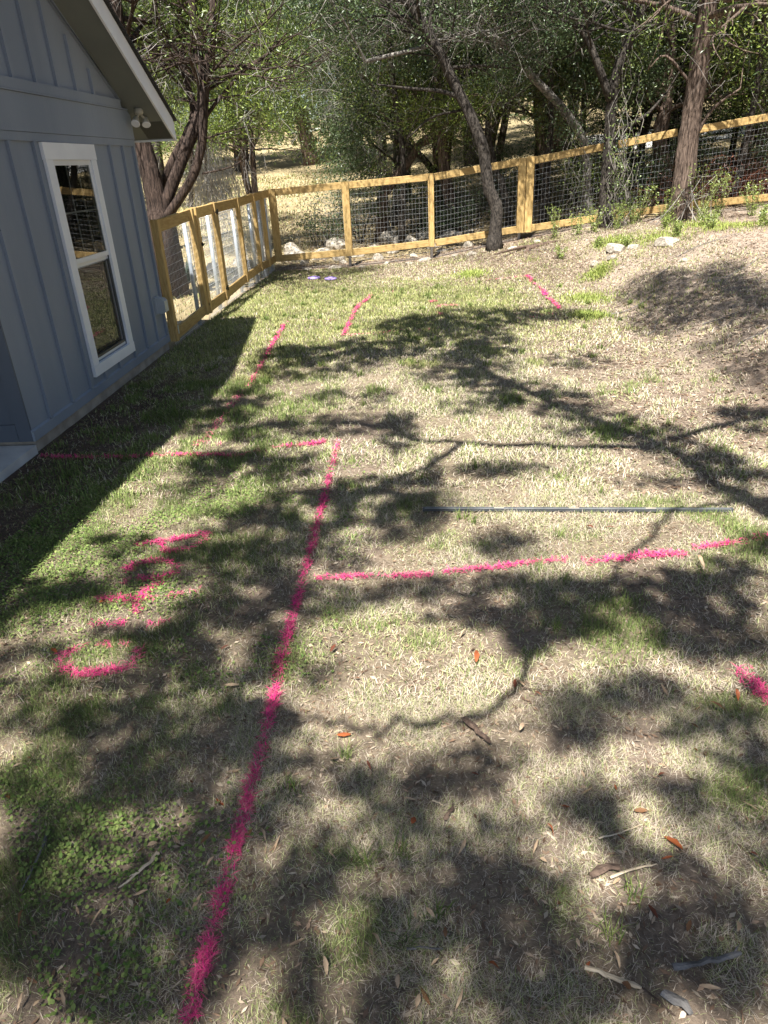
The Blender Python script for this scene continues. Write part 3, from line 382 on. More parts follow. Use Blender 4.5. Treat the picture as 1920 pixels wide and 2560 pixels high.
for (z0, z1, xo, nm) in ((1.255, 2.10, XW + .012, 'upper_sash'), (WZ0, 1.252, XW - .010, 'lower_sash')):
    s, a, b, c, d = sash(z0, z1, xo, nm)
    if nm == 'upper_sash':
        ys_ = [a + (b - a) * k / 3 for k in range(4)]; zs_ = [c + (d - c) * k / 2 for k in range(3)]
        for k in (1, 2): wp(MB().box(xo - .018, xo - .010, ys_[k] - .007, ys_[k] + .007, c, d).build('muntin', 'vinyl'))
        wp(MB().box(xo - .0185, xo - .0095, a, b, zs_[1] - .007, zs_[1] + .007).build('muntin', 'vinyl'))
        wp(MB().add([(xo - .006, a, c), (xo - .006, b, c), (xo - .006, b, d), (xo - .006, a, d)], [(0, 1, 2, 3)]).build('pane', 'window_glass'))
    else:
        wp(MB().add([(xo - .012, a, c), (xo - .012, b, c), (xo - .012, b, d), (xo - .012, a, d)], [(0, 1, 2, 3)]).build('pane', 'window_glass'))
        sc = wp(MB().add([(xo + .004, a - .01, c - .01), (xo + .004, b + .01, c - .01), (xo + .004, b + .01, d + .01), (xo + .004, a - .01, d + .01)], [(0, 1, 2, 3)]).build('insect_screen', 'insect_screen'))
        fr = MB()
        for (p, q_) in (((a - .012, c - .012), (a + .006, d + .012)), ((b - .006, c - .012), (b + .012, d + .012)), ((a + .0065, c - .012), (b - .0065, c + .012))): fr.box(xo + .003, xo + .014, p[0], q_[0], p[1], q_[1])
        wp(fr.build('screen_frame', 'grey_plastic'))

# porch slab
tag(MB().box(XW - 7, XW + .015, -1.5, YN - .022, -.2, .072).build('porch_slab', 'concrete'), kind='structure')
# outlet cover
ob = empty('outlet_cover', (XW + .002, 8.40, .56)); tag(ob, 'grey weatherproof outlet cover on the wall beside the gate fence', 'outlet cover')
MB().box(0, .022, -.055, .055, -.075, .085).build('back_plate', 'cover_grey', ob)
MB().prism([(.0225, -.05, -.07), (.0225, -.05, .08), (.075, -.045, .07), (.10, -.045, .045), (.10, -.045, -.055), (.075, -.045, -.07)], (0, .095, 0)).build('lid', 'cover_grey', ob); ob.scale = (1.2, 1.25, 1.2)
# flood light under the soffit
fl = empty('flood_light', (-2.90, 8.53, soffit_z(8.53) - .004)); tag(fl, 'cream twin head flood light mounted under the eave corner', 'flood light'); fl.scale = (.85, .85, .85)
b = MB().tube([(0, 0, 0.02), (0, 0, -.03), (0, 0, -.045)], [.052, .052, .044], 16); b.build('base', 'fixture', fl, True)
for sx, sy, in ((-.035, -.06), (.03, .11)):
    arm = MB().tube([(0, sy * .3, -.04), (sx * .6, sy * .7, -.075), (sx, sy, -.10)], .014, 8).build('arm', 'fixture', fl, True)
    d = Vector((sx + .05, -.4 if sy < 0 else -.25, -.35)).normalized(); p = Vector((sx, sy, -.11))
    hd = MB().tube([p - d * .05, p - d * .035, p + d * .02, p + d * .06], [.018, .032, .044, .056], 16).build('lamp_head', 'fixture', fl, True)
    MB().tube([p + d * .0605, p + d * .066], [.053, .050], 16).build('lens', 'vinyl', hd)

# ------------------------------------------------------------------ fences
def wire_mesh(p0, p1, z0a, z0b, z1a, z1b, dx, dz, r, out, parent, name='wire_mesh'):
    """welded wire between two posts (plan points), bottom and top heights at each end; wires set on side out"""
    mb = MB(); p0 = Vector((*p0, 0)); p1 = Vector((*p1, 0)); L_ = (p1 - p0).length; o = Vector((*out, 0)); d = (p1 - p0) / L_
    zb = lambda t: z0a + (z0b - z0a) * t; zt = lambda t: z1a + (z1b - z1a) * t
    n = int(L_ / dx)
    for k in range(n + 1):
        t = min((k + .5) * dx / L_, .995); p = p0.lerp(p1, t) + o
        j = R_.uniform(-.004, .004)
        mb.tube([p + Vector((0, 0, zb(t))), p + d * j + Vector((0, 0, (zb(t) + zt(t)) / 2)), p + Vector((0, 0, zt(t)))], r, 3, False)
    m = int((z1a - z0a) / dz)
    for k in range(m + 1):
        f = (k + .3) / (m + .6); pts = []
        for q_ in range(5):
            t = q_ / 4; pts.append(p0.lerp(p1, t) + o * 1.0 + Vector((0, 0, zb(t) + (zt(t) - zb(t)) * f + R_.uniform(-.004, .004))))
        mb.tube(pts, r, 3, False)
    return mb.build(name, 'wire', parent)

FX = -3.0
def board(parent, name, p0, p1, w, t, side, grain):
    return MB().beam(p0, p1, w, t, side).build(name, 'pine_%d' % grain, parent)
ly = [(8.70, 1.48, .08), (10.16, 1.515, .12), (10.30, 1.52, .115), (11.32, 1.528, .12), (12.95, 1.525, .15), (14.30, 1.54, .16), (15.15, 1.552, .13), (15.93, 1.56, .12)]
side_fence = empty('side_fence', (FX, 8.7, 0)); tag(side_fence, 'pine framed wire fence bay between the house corner and the gate', 'fence')
side_fence2 = empty('side_fence', (FX, 11.4, 0)); tag(side_fence2, 'pine framed wire fence running from the gate to the back corner', 'fence')
gate = empty('gate', (FX, 10.3, 0)); tag(gate, 'pine framed wire gate with black hinges and latch', 'gate')
def rel(p, parent): return tuple(Vector(p) - parent.location)
def lbay(parent, y0, zt0, zb0, y1, zt1, zb1, posts=(1, 1), fine=.05, xo=0.0, steel=True):
    q_ = lambda y, z, dx=0: rel((FX + xo + dx, y, z), parent)
    if posts[0]: board(parent, 'post', q_(y0, zb0), q_(y0, zt0), .09, .09, (1, 0, 0), 2)
    if posts[1]: board(parent, 'post', q_(y1, zb1), q_(y1, zt1), .09, .09, (1, 0, 0), 2)
    for zz0, zz1, nm in ((zt0 - .075, zt1 - .075, 'top_rail'), (zb0 + .07, zb1 + .07, 'bottom_rail')):
        board(parent, nm, q_(y0 + .047, zz0), q_(y1 - .047, zz1), .14, .038, (1, 0, 0), 0)
    l0 = parent.location
    wire_mesh((FX + xo - l0.x, y0 + .04 - l0.y), (FX + xo - l0.x, y1 - .04 - l0.y), gz1(FX, y0) + .01, gz1(FX, y1) + .01, zt0 - .03, zt1 - .03, fine, .1, .0021, (-.024, 0), parent)
    if steel: MB().tube([q_(y1 - .10, gz1(FX, y1) - .1, -.075), q_(y1 - .10, zt1 - .12, -.075)], .030, 12).build('steel_post', 'galvanised', parent, True)
lbay(side_fence, *ly[0], *ly[1])
lbay(gate, *ly[2], *ly[3], xo=.012)
for a, b in ((3, 4), (4, 5), (5, 6), (6, 7)):
    y0, zt0, zb0 = ly[a]; y0 += .11 if a == 3 else 0
    lbay(side_fence2, y0, zt0, zb0, *ly[b], posts=(a == 3, b != 7))
for z in (1.40, .30):
    h = MB().box(.06, .066, 1.0, 1.10, z - .025, z + .025).box(.058, .064, .94, 1.0, z - .012, z + .012); h.tube([(.068, 1.06, z - .04), (.068, 1.06, z + .04)], .009, 8)
    h.build('hinge', 'black_metal', gate)
MB().box(.06, .068, -.03, .05, 1.02, 1.07).box(.068, .085, .0, .03, 1.035, 1.055).tube([(.08, -.02, 1.045), (.08, .06, 1.05)], .007, 6).build('latch', 'black_metal', gate)
MB().box(.045, .052, .02, .05, .16, .26).build('bracket', 'galvanised', side_fence)

# back fence
BY = 16.0
bx = [(-2.93, 1.562, .125), (-1.39, 1.628, .18), (.38, 1.703, .295), (2.235, 1.90, .49), (2.40, 1.915, .505), (4.06, 2.118, .655)]
bx2 = [(4.07, 2.124, .655), (5.32, 2.285, .785), (7.6, 2.53, .90), (9.3, 2.60, .98)]
back = empty('back_fence', (0, BY, 0)); tag(back, 'pine framed wire fence along the back from the corner to the vine covered oak', 'fence')
back2 = empty('back_fence', (6, BY, 0)); tag(back2, 'upper stretch of pine framed wire fence right of the vine covered oak', 'fence')
def bbay(parent, a, b, left=True, right=True, mesh=True, post_w=.12):
    (x0, t0, b0), (x1, t1, b1) = a, b; q_ = lambda x, y, z: rel((x, y, z), parent)
    if left: board(parent, 'post', q_(x0, BY - .03, b0), q_(x0, BY - .03, t0), post_w, .09, (0, 1, 0), 3)
    if right: board(parent, 'post', q_(x1, BY - .03, b1), q_(x1, BY - .03, t1), post_w, .09, (0, 1, 0), 3)
    hw = post_w / 2
    for za, zb, nm in ((t0 - .07, t1 - .07, 'top_rail'), (b0 + .066, b1 + .066, 'bottom_rail')):
        board(parent, nm, q_(x0 + hw + .002, BY - .02, za), q_(x1 - hw - .002, BY - .02, zb), .135, .038, (0, 1, 0), 1)
    l0 = parent.location
    if mesh:
        wire_mesh((x0 + hw - l0.x, 0), (x1 - hw - l0.x, 0), gz1(x0, BY) + .0, gz1(x1, BY) + .0, t0 - .02, t1 - .02, .075, .10, .0011, (0, .012), parent)
        if right: MB().tube([q_(x1, BY + .06, gz1(x1, BY) - .1), q_(x1, BY + .06, t1 - .1)], .030, 10).build('steel_post', 'galvanised', parent, True)
bbay(back, bx[0], bx[1], post_w=.15); bbay(back, bx[1], bx[2], left=False); bbay(back, bx[2], bx[3], left=False, post_w=.15)
board(back, 'post', rel((bx[4][0], BY - .028, bx[4][2] - .01), back), rel((bx[4][0], BY - .028, bx[4][1] + .005), back), .155, .092, (0, 1, 0), 2)
bbay(back, bx[4], bx[5], left=False, right=False, post_w=.15)
bbay(back2, bx2[0], bx2[1], left=False, right=False); bbay(back2, bx2[1], bx2[2], left=False, right=True); bbay(back2, bx2[2], bx2[3], left=False)
# right boundary, seen in the window glass
rf = empty('boundary_fence', (9.3, 10, 0)); tag(rf, 'pine framed wire boundary fence mirrored in the house window', 'fence')
for k in range(5):
    y0, y1 = 15.9 - 2.4 * k, 13.5 - 2.4 * k; z0, z1 = gz1(9.3, y0), gz1(9.3, y1); q_ = lambda y, z: rel((9.3, y, z), rf)
    board(rf, 'post', q_(y1, z1), q_(y1, z1 + 1.55), .12, .09, (0, 1, 0), 2)
    board(rf, 'top_rail', q_(y0 - .07, z0 + 1.5), q_(y1 + .07, z1 + 1.5), .14, .038, (1, 0, 0), 0); board(rf, 'bottom_rail', q_(y0 - .07, z0 + .2), q_(y1 + .07, z1 + .2), .14, .038, (1, 0, 0), 0)
    wire_mesh((0, y0 - 10), (0, y1 - 10), z0, z1, z0 + 1.5, z1 + 1.5, .1, .1, .003, (-.03, 0), rf)

# ------------------------------------------------------------------ leaf and blade geometry
def rand_unit(n):
    v = rng.normal(size=(n, 3)); return v / np.linalg.norm(v, axis=1)[:, None]
def leaves(P, L_, W_, col, up=.0, axis=None):
    """diamond leaves with a fold: P base points, L_/W_ sizes (arrays), axis directions"""
    n = len(P); a = rand_unit(n) if axis is None else axis
    if up: a = a + np.array([0, 0, up]); a /= np.linalg.norm(a, axis=1)[:, None]
    b = np.cross(a, rand_unit(n)); b /= np.maximum(np.linalg.norm(b, axis=1), 1e-6)[:, None]; c = np.cross(a, b)
    L_ = np.broadcast_to(L_, n)[:, None]; W_ = np.broadcast_to(W_, n)[:, None]
    v0 = P; v1 = P + a * L_ * .45 + b * W_ * .5 + c * W_ * .12; v2 = P + a * L_; v3 = P + a * L_ * .45 - b * W_ * .5 + c * W_ * .12
    V = np.stack([v0, v1, v2, v3], 1).reshape(-1, 3); k = np.arange(n)[:, None] * 4
    F = np.concatenate([k + np.array([0, 1, 2]), k + np.array([0, 2, 3])]); return V, F, np.repeat(col, 4, 0)
def blades(P, head, lean, L_, W_, col, curl=.5):
    """grass blades: 5 points each, bending away from the vertical"""
    n = len(P); d = np.column_stack([np.cos(head), np.sin(head)]); s = np.column_stack([-np.sin(head), np.cos(head), np.zeros(n)])
    l1 = lean * (1 - .5 * curl); l2 = np.minimum(lean * (1 + .5 * curl), 1.72)
    e1 = np.column_stack([d * np.sin(l1)[:, None], np.cos(l1)]); e2 = np.column_stack([d * np.sin(l2)[:, None], np.cos(l2)])
    L_ = L_[:, None]; w = (W_ / 2)[:, None]; m = P + e1 * L_ * .5; t = m + e2 * L_ * .5
    V = np.stack([P - s * w, P + s * w, m - s * w * .85, m + s * w * .85, t], 1).reshape(-1, 3)
    k = np.arange(n)[:, None] * 5; F = np.concatenate([k + np.array([0, 1, 3]), k + np.array([0, 3, 2]), k + np.array([2, 3, 4])])
    return V, F, np.repeat(col, 5, 0)

# ------------------------------------------------------------------ lawn
def scatter(x0, x1, y0, y1, dens):
    n = int((x1 - x0) * (y1 - y0) * dens); x = rng.uniform(x0, x1, n); y = rng.uniform(y0, y1, n)
    keep = np.abs(x - .06 * y) < .66 * y + .65                       # the wedge the place is seen in, with a margin
    keep &= (x > XW + .05) & ((x < 6.5) & (y < 15.9))
    return x[keep], y[keep]
def mixcol(a, b, t): return np.array(a) * (1 - t[:, None]) + np.array(b) * t[:, None]
paint_pts = []
def stroke_mask(x, y, pts, w):
    d = np.full(len(x), 9.0)
    for (ax, ay), (bx_, by_) in zip(pts[:-1], pts[1:]):
        vx, vy = bx_ - ax, by_ - ay; t = np.clip(((x - ax) * vx + (y - ay) * vy) / max(vx * vx + vy * vy, 1e-9), 0, 1)
        d = np.minimum(d, np.hypot(x - ax - t * vx, y - ay - t * vy))
    return d / (w / 2)

GV = []; GF = []; GC = []; goff = 0
def gpush(t):
    global goff
    V, F, c = t; GV.append(V); GF.append(F + goff); GC.append(c); goff += len(V)
def lawn_zone(y0, y1, dens, wid, lo, hi):
    xr = .72 * y1 + .7
    x, y = scatter(-min(3.1, xr), min(4.6, xr + .1 * y1), y0, y1, dens)
    b = bare(x, y); g = green(x, y)
    cl = fnoise(x, y, 5.0, 2); cl = cl + (.62 - cl) * .7 * sstep(6.5, 9, y)
    keep = rng.random(len(x)) < (1 - .72 * b) * (.34 + 1.0 * sstep(.36, .60, cl)); x, y, b, g, cl = x[keep], y[keep], b[keep], g[keep], cl[keep]
    n = len(x); isg = rng.random(n) < g * (.35 + .9 * sstep(.4, .65, cl))
    P = np.column_stack([x, y, gz(x, y) - .004])
    head = rng.uniform(0, 2 * np.pi, n) + 1.5 * fnoise(x, y, 3, 1)
    lean = np.where(isg, rng.uniform(.15, .95, n), rng.uniform(.75, 1.5, n))
    L_ = np.where(isg, rng.uniform(lo, hi, n), rng.uniform(lo * 1.1, hi * 1.15, n)) * (.45 + 1.1 * cl)
    v = rng.random(n)
    dry = mixcol((.285, .228, .172), (.66, .575, .455), v); grn = mixcol((.095, .145, .04), (.30, .35, .12), rng.random(n) ** 1.3); grn = np.where((y > 7)[:, None], grn * np.array([1.45, 1.22, 1.45]), grn)
    yel = mixcol((.35, .36, .17), (.56, .57, .29), rng.random(n)); dry = np.where((rng.random(n) < .12 + .6 * g)[:, None], yel, dry)
    col = np.where(isg[:, None], grn, dry) * (.75 + .5 * fnoise(x, y, 2.2, 2))[:, None]
    gpush(blades(P, head, lean, L_, wid * rng.uniform(.7, 1.3, n), col, .35))
lawn_zone(.75, 2.2, 42000, .0013, .018, .045)
lawn_zone(2.2, 4.2, 17000, .0024, .02, .05)
lawn_zone(4.2, 7.5, 6400, .0050, .025, .06)
lawn_zone(7.5, 15.7, 3000, .0085, .028, .06)
tag(np_obj('lawn_grass', np.concatenate(GV), np.concatenate(GF), 'grass', col=np.concatenate(GC)), 'short patchy lawn of dry tan and green grass', 'grass', kind='stuff')
# green tufts standing above the mown grass
tx, ty = scatter(-2.6, 3, .9, 12.5, 3.2)
tk = rng.random(len(tx)) < .15 + green(tx, ty); tx, ty = tx[tk], ty[tk]
extra = [(-.21, 1.47), (-.09, 1.5), (.02, 1.29), (-.07, 1.22), (1.02, 1.43), (.59, 1.36), (1.05, 1.05), (-.3, 1.9)]
tx = np.concatenate([tx, [e[0] for e in extra]]); ty = np.concatenate([ty, [e[1] for e in extra]])
nb = 26; n = len(tx) * nb; x = np.repeat(tx, nb) + rng.normal(0, .018, n); y = np.repeat(ty, nb) + rng.normal(0, .018, n)
t = blades(np.column_stack([x, y, gz(x, y) - .003]), rng.uniform(0, 6.28, n), rng.uniform(.2, 1.1, n), rng.uniform(.05, .10, n), np.maximum(.003, .0011 * y), mixcol((.07, .115, .03), (.22, .27, .075), rng.random(n)))
tag(np_obj('grass_tufts', t[0], t[1], 'grass', col=t[2]), 'scattered darker green grass tufts in the lawn', 'grass', kind='stuff')
# ground cover with round leaves near the house shadow
n = 120000; x = rng.uniform(-2.5, -.3, n); y = rng.uniform(1.0, 5.2, n)
cn = fnoise(x + 5, y + 9, 1.9, 3); kp = rng.random(n) < .8 * sstep(.40, .66, cn) * sstep(-.25, -1.0, x - .12 * (y - 3)) * sstep(5.0, 3.6, y); kp &= np.abs(x) < .7 * y + .3
x, y = x[kp], y[kp]; n = len(x); z = gz(x, y) + rng.uniform(.006, .028, n); r = rng.uniform(.0018, .0072, n); th = rng.uniform(0, 6.28, n)
nrm = rng.normal(0, .33, (n, 2)); ring = []
for k in range(6):
    a = th + k * np.pi / 3; dx_, dy_ = np.cos(a) * r, np.sin(a) * r; ring.append(np.column_stack([x + dx_, y + dy_, z + dx_ * nrm[:, 0] + dy_ * nrm[:, 1]]))
V = np.stack(ring, 1).reshape(-1, 3); k = np.arange(n)[:, None] * 6; F = np.concatenate([k + np.array(t_) for t_ in ((0, 1, 2), (0, 2, 3), (0, 3, 4), (0, 4, 5))])
tag(np_obj('ground_cover', V, F, 'grass', col=np.repeat(mixcol((.085, .15, .035), (.26, .32, .10), rng.random(n)), 6, 0)), 'low round leaved green ground cover beside the painted letters', 'ground cover', kind='stuff')
# litter: small chips, bits of bark and straw
def litter(name, x, y, lo, hi, cols, label, lift=.012):
    n = len(x); th = rng.uniform(0, 6.28, n); ax = np.column_stack([np.cos(th), np.sin(th), rng.normal(0, .12, n)]); L_ = rng.uniform(lo, hi, n)
    P = np.column_stack([x, y, gz(x, y) + rng.uniform(.002, lift, n)]); b_ = np.column_stack([-np.sin(th), np.cos(th), rng.normal(0, .25, n)]) * (L_ * rng.uniform(.12, .42, n))[:, None]
    a_ = ax * L_[:, None]; V = np.stack([P, P + a_ * .5 + b_ * .5, P + a_, P + a_ * .5 - b_ * .5], 1).reshape(-1, 3); k = np.arange(n)[:, None] * 4
    F = np.concatenate([k + np.array([0, 1, 2]), k + np.array([0, 2, 3])]); ci = rng.integers(0, len(cols), n); col = np.array(cols)[ci] * rng.uniform(.7, 1.25, n)[:, None]
    tag(np_obj(name, V, F, 'grass', col=np.repeat(col, 4, 0)), label, 'leaf litter', kind='stuff')
LC = [(.20, .13, .085), (.30, .21, .14), (.40, .31, .22), (.14, .09, .06), (.46, .38, .28)]
x, y = scatter(-2.4, 2.4, .8, 4.5, 1300); litter('leaf_litter', x, y, .008, .035, LC, 'fine brown leaf bits scattered in the near grass')
x, y = scatter(-3.0, -1.9, 2.2, 7.6, 1500); kp = x < -2.05 + .25 * rng.normal(size=len(x)); litter('leaf_litter', x[kp], y[kp], .012, .04, LC[:2] + LC[3:4], 'dark leaf litter along the foot of the house wall')
x, y = scatter(1.2, 6.4, 4, 15.8, 1500); kp = rng.random(len(x)) < bare(x, y) * (.3 + fnoise(x, y, 1.5, 3)); litter('leaf_litter', x[kp], y[kp], .012, .065, LC, 'brown leaf and bark litter over the dirt bank', .02)
x, y = scatter(-3.0, 3.0, 12.4, 15.9, 900); litter('leaf_litter', x, y, .02, .07, LC, 'leaf litter and chips along the back fence', .02)

# ------------------------------------------------------------------ spray paint: painted blades, one object for each mark
PINK = np.array([.80, .014, .23])
for name, label, parts in STROKES:
    VV = []; FF = []; CC = []; off = 0
    for pts, wdt, den in parts:
        if 'letter' in name: den = min(.95, den + .10)
        wdt *= .9 if 'letter' in name else .70
        a = np.array(pts); pad = wdt; x0, y0 = a.min(0) - pad; x1, y1 = a.max(0) + pad; yc = a[:, 1].mean()
        L_tot = np.hypot(*np.diff(a, axis=0).T).sum(); b0 = float(np.clip(.0010 * a[:, 1].min(), .0013, .0085)); dens = 52000 * (.0014 / b0) ** 1.35
        n = int(L_tot * wdt * 2.2 * dens); tt = rng.uniform(0, 1, n) * L_tot
        seg = np.hypot(*np.diff(a, axis=0).T); cs = np.concatenate([[0], np.cumsum(seg)]); i = np.clip(np.searchsorted(cs, tt) - 1, 0, len(seg) - 1)
        f = ((tt - cs[i]) / seg[i])[:, None]; P = a[i] * (1 - f) + a[i + 1] * f; dr = (a[i + 1] - a[i]) / seg[i][:, None]
        s = rng.uniform(-1.35, 1.35, n); wob = .20 * (fnoise(tt * 3 + pts[0][0] * 7, tt * 0 + 3, 2, 2) - .5) * 2
        P = P + np.column_stack([-dr[:, 1], dr[:, 0]]) * ((s + wob) * wdt / 2)[:, None]
        prob = den * (1.0 - .97 * sstep(.35, 1.3, np.abs(s))) * np.clip((.28 if den > .6 else .12) + 1.05 * sstep(.34, .62, fnoise(P[:, 0], P[:, 1], 11, 3)), 0, 1.0)
        bw = np.clip(.0010 * P[:, 1], .0013, .0085); prob = prob * (b0 / bw) ** 1.25; kp = rng.random(n) < prob; P = P[kp]; bw = bw[kp]; n = len(P)
        flat = rng.random(n) < .90; z = gz(P[:, 0], P[:, 1])
        fade = rng.random(n)[:, None] ** (1.0 if den > .6 else .5)
        col = PINK * rng.uniform(.6, 1.1, n)[:, None] * (1 - .38 * fade) + np.array([.46, .32, .24]) * .38 * fade
        if den < .5: col = col * .75 + np.array([.40, .27, .20]) * .25
        V, F, c = blades(np.column_stack([P, z + np.where(flat, rng.uniform(.003, .022, n) + .02 * sstep(7, 10, P[:, 1]), .012 * sstep(7, 10, P[:, 1]))]), rng.uniform(0, 6.28, n), np.where(flat, rng.uniform(1.25, 1.62, n), rng.uniform(.3, 1.0, n)), rng.uniform(.016, .042, n) * (1 + bw * 20), bw * rng.uniform(.6, 1.5, n), col, .3)
        VV.append(V); FF.append(F + off); CC.append(c); off += len(V)
    tag(np_obj(name, np.concatenate(VV), np.concatenate(FF), 'paint', col=np.concatenate(CC)), label, 'paint letter' if 'letter' in name else 'paint mark', 'sprayed letters beside the house' if 'letter' in name else 'pink spray paint marks on the lawn', 'thing')

# ------------------------------------------------------------------ things on the lawn
# straight edge / level
lv = empty('metal_straightedge', (.93, 3.85, .022), math.atan2(3.785 - 3.90, 1.824)); tag(lv, 'long silver metal straightedge bar lying across the lawn', 'bar')
bar = MB()
bar.box(-.91, .91, -.011, -.008, -.008, .010); bar.box(-.91, .91, .008, .011, -.008, .010); bar.build('rail', 'grey_plastic', lv)
MB().box(-.90, .90, -.0078, .0078, -.004, -.001).box(-.90, .90, .0083, .0107, .0102, .0115).box(-.905, .905, -.0108, -.0035, .0102, .0118).build('highlight_strip', 'aluminium', lv)  # web, plus lighter top edges that imitate the bar's thin highlight
for xx in (-.912, .912): MB().box(xx - .006, xx + .006, -.013, .013, -.010, .012).build('end_cap', 'grey_plastic', lv)
for xx in (-.45, 0, .45): MB().box(xx - .03, xx + .03, -.0076, .0076, .0083, .0095).build('label_strip', 'wood_pale', lv)
# purple discs
for (x_, y_, l) in ((-1.955, 14.2, 'left of the two small purple discs lying near the back fence'), (-1.61, 14.0, 'right of the two small purple discs lying near the back fence')):
    o = empty('plastic_disc', (x_, y_, gz1(x_, y_) + .012)); tag(o, l, 'disc', 'purple discs on the lawn')
    MB().tube([(0, 0, 0), (0, 0, .02), (0, 0, .034), (0, 0, .04)], [.118, .122, .112, .085], 24).build('rim', 'purple', o, True)
    MB().tube([(0, 0, .0402), (0, 0, .046)], [.08, .066], 24).build('cap', 'purple', o, True)

def leaf_mesh(name, L_, W_, bend, mat):
    v = []; f = []
    n = 6
    for i in range(n + 1):
        t = i / n; w = W_ * .5 * math.sin(math.pi * min(1, t * .96 + .03)) ** .75 * (1 + .12 * math.sin(5 * t * 3.1)); z = bend * math.sin(t * math.pi) * L_ + .15 * bend * t
        v += [(t * L_ - L_ / 2, -w, z + .25 * w), (t * L_ - L_ / 2, 0, z), (t * L_ - L_ / 2, w, z + .25 * w)]
    for i in range(n):
        b = 3 * i; f += [(b, b + 3, b + 4, b + 1), (b + 1, b + 4, b + 5, b + 2)]
    v += [(L_ / 2, -.001, .0), (L_ / 2 + L_ * .2, 0, .003), (L_ / 2, .001, 0)]; k = len(v); f.append((k - 3, k - 2, k - 1))
    me = bpy.data.meshes.new(name); me.from_pydata(v, [], f); me.update(); me.materials.append(M[mat]); me.shade_smooth(); return me
lmesh = {k: [leaf_mesh('fallen_leaf', R_.uniform(.034, .056), R_.uniform(.012, .020), b, 'leaf_' + k) for b in (.06, -.05, .14, .02)] for k in 'oprb'}
LL = {'o': ('orange brown fallen leaf lying on the dry grass', 'orange fallen leaves'), 'p': ('pale tan fallen leaf lying on the dry grass', 'pale fallen leaves'), 'r': ('reddish brown fallen leaf lying on the dry grass', 'reddish fallen leaves'), 'b': ('dull brown fallen leaf lying on the dry grass', 'brown fallen leaves')}
leaf_objs = []
for (x_, y_, k) in LEAVES:
    o = bpy.data.objects.new('fallen_leaf', R_.choice(lmesh[k])); C.objects.link(o); s = R_.uniform(.5, 1.0) * (1 + .05 * y_)
    o.location = (x_, y_, gz1(x_, y_) + R_.uniform(.014, .028)); o.rotation_euler = (R_.uniform(-.45, .45), R_.uniform(-.3, .3), R_.uniform(0, 6.28)); o.scale = (s * R_.uniform(.7, 1.3), s * R_.uniform(.65, 1.3), s * R_.uniform(.4, 2.6))
    leaf_objs.append((o, k))
for (a, b, r, k, l) in STICKS:
    a = Vector((*a, gz1(*a) + r + .016)); b = Vector((*b, gz1(*b) + r + .020)); d = b - a; nrm = Vector((-d.y, d.x, 0)).normalized()
    n = 5 if r > .014 else 9; pts = []; rad = []
    cv = R_.uniform(-.06, .06) * d.length
    for i in range(n):
        t = i / (n - 1); pts.append(a.lerp(b, t) + nrm * (cv * math.sin(t * math.pi) + R_.uniform(-.4, .4) * r) + Vector((0, 0, R_.uniform(-.2, .3) * r))); rad.append(r * (R_.uniform(.8, 1.12)) * (1 - .45 * t if r < .008 else 1))
    rad[-1] *= .5
    if r > .01:
        pts[0] = pts[0].lerp(pts[1], .75); rad = [q_ * R_.uniform(.82, 1.15) for q_ in rad]
    mb = MB().tube(pts, rad, 7, True, .28)
    for i, v in enumerate(mb.v):
        p = pts[i // 7]; mb.v[i] = (v[0], v[1], p.z + (v[2] - p.z) * .62 - (.008 if r > .01 else .003))
    if .006 < r < .014:
        for q_ in range(2):
            c_ = pts[R_.randint(1, n - 2)]; e = (d.normalized() * R_.uniform(.5, 1) + nrm * R_.uniform(-.8, .8)).normalized() * r * R_.uniform(2.0, 4.0); mb.tube([c_, c_ + e * .6 + Vector((0, 0, r * .4)), c_ + e], [r * .3, r * .2, r * .08], 4, True, .3)
    o = mb.build('stick', {'bark': 'wood_bark', 'grey': 'wood_grey', 'pale': 'wood_pale'}[k])
    tag(o, l, 'stick', 'sticks on the lawn')

# ------------------------------------------------------------------ rocks
def rock_mesh(seed):
    rr = random.Random(seed); import bmesh
    bm = bmesh.new(); bmesh.ops.create_icosphere(bm, subdivisions=2, radius=1)
    cuts = [(Vector((rr.uniform(-1, 1), rr.uniform(-1, 1), rr.uniform(-.6, 1))).normalized(), rr.uniform(.55, .85)) for _ in range(9)]
    for v in bm.verts:
        for nrm, d in cuts:
            e = v.co.dot(nrm) - d
            if e > 0: v.co -= nrm * e * .9
        v.co *= 1 + rr.uniform(-.04, .04)
    me = bpy.data.meshes.new('limestone_rock'); bm.to_mesh(me); bm.free(); me.materials.append(M['limestone']); return me
ORD = ['first', 'second', 'third', 'fourth', 'fifth', 'sixth', 'seventh', 'eighth', 'ninth', 'tenth', 'eleventh', 'twelfth', 'thirteenth', 'fourteenth', 'fifteenth', 'sixteenth', 'seventeenth', 'eighteenth', 'nineteenth', 'twentieth']
rmesh = [rock_mesh(i) for i in range(6)]
def rock(x, y, sx, sy, sz, label, group, i=None):
    o = bpy.data.objects.new('limestone_rock', rmesh[i if i is not None else R_.randrange(6)]); C.objects.link(o)
    o.location = (x, y, gz1(x, y) + sz * .25); o.scale = (sx, sy, sz); o.rotation_euler = (R_.uniform(-.2, .2), R_.uniform(-.2, .2), R_.uniform(0, 6.28)); tag(o, label, 'rock', group); return o
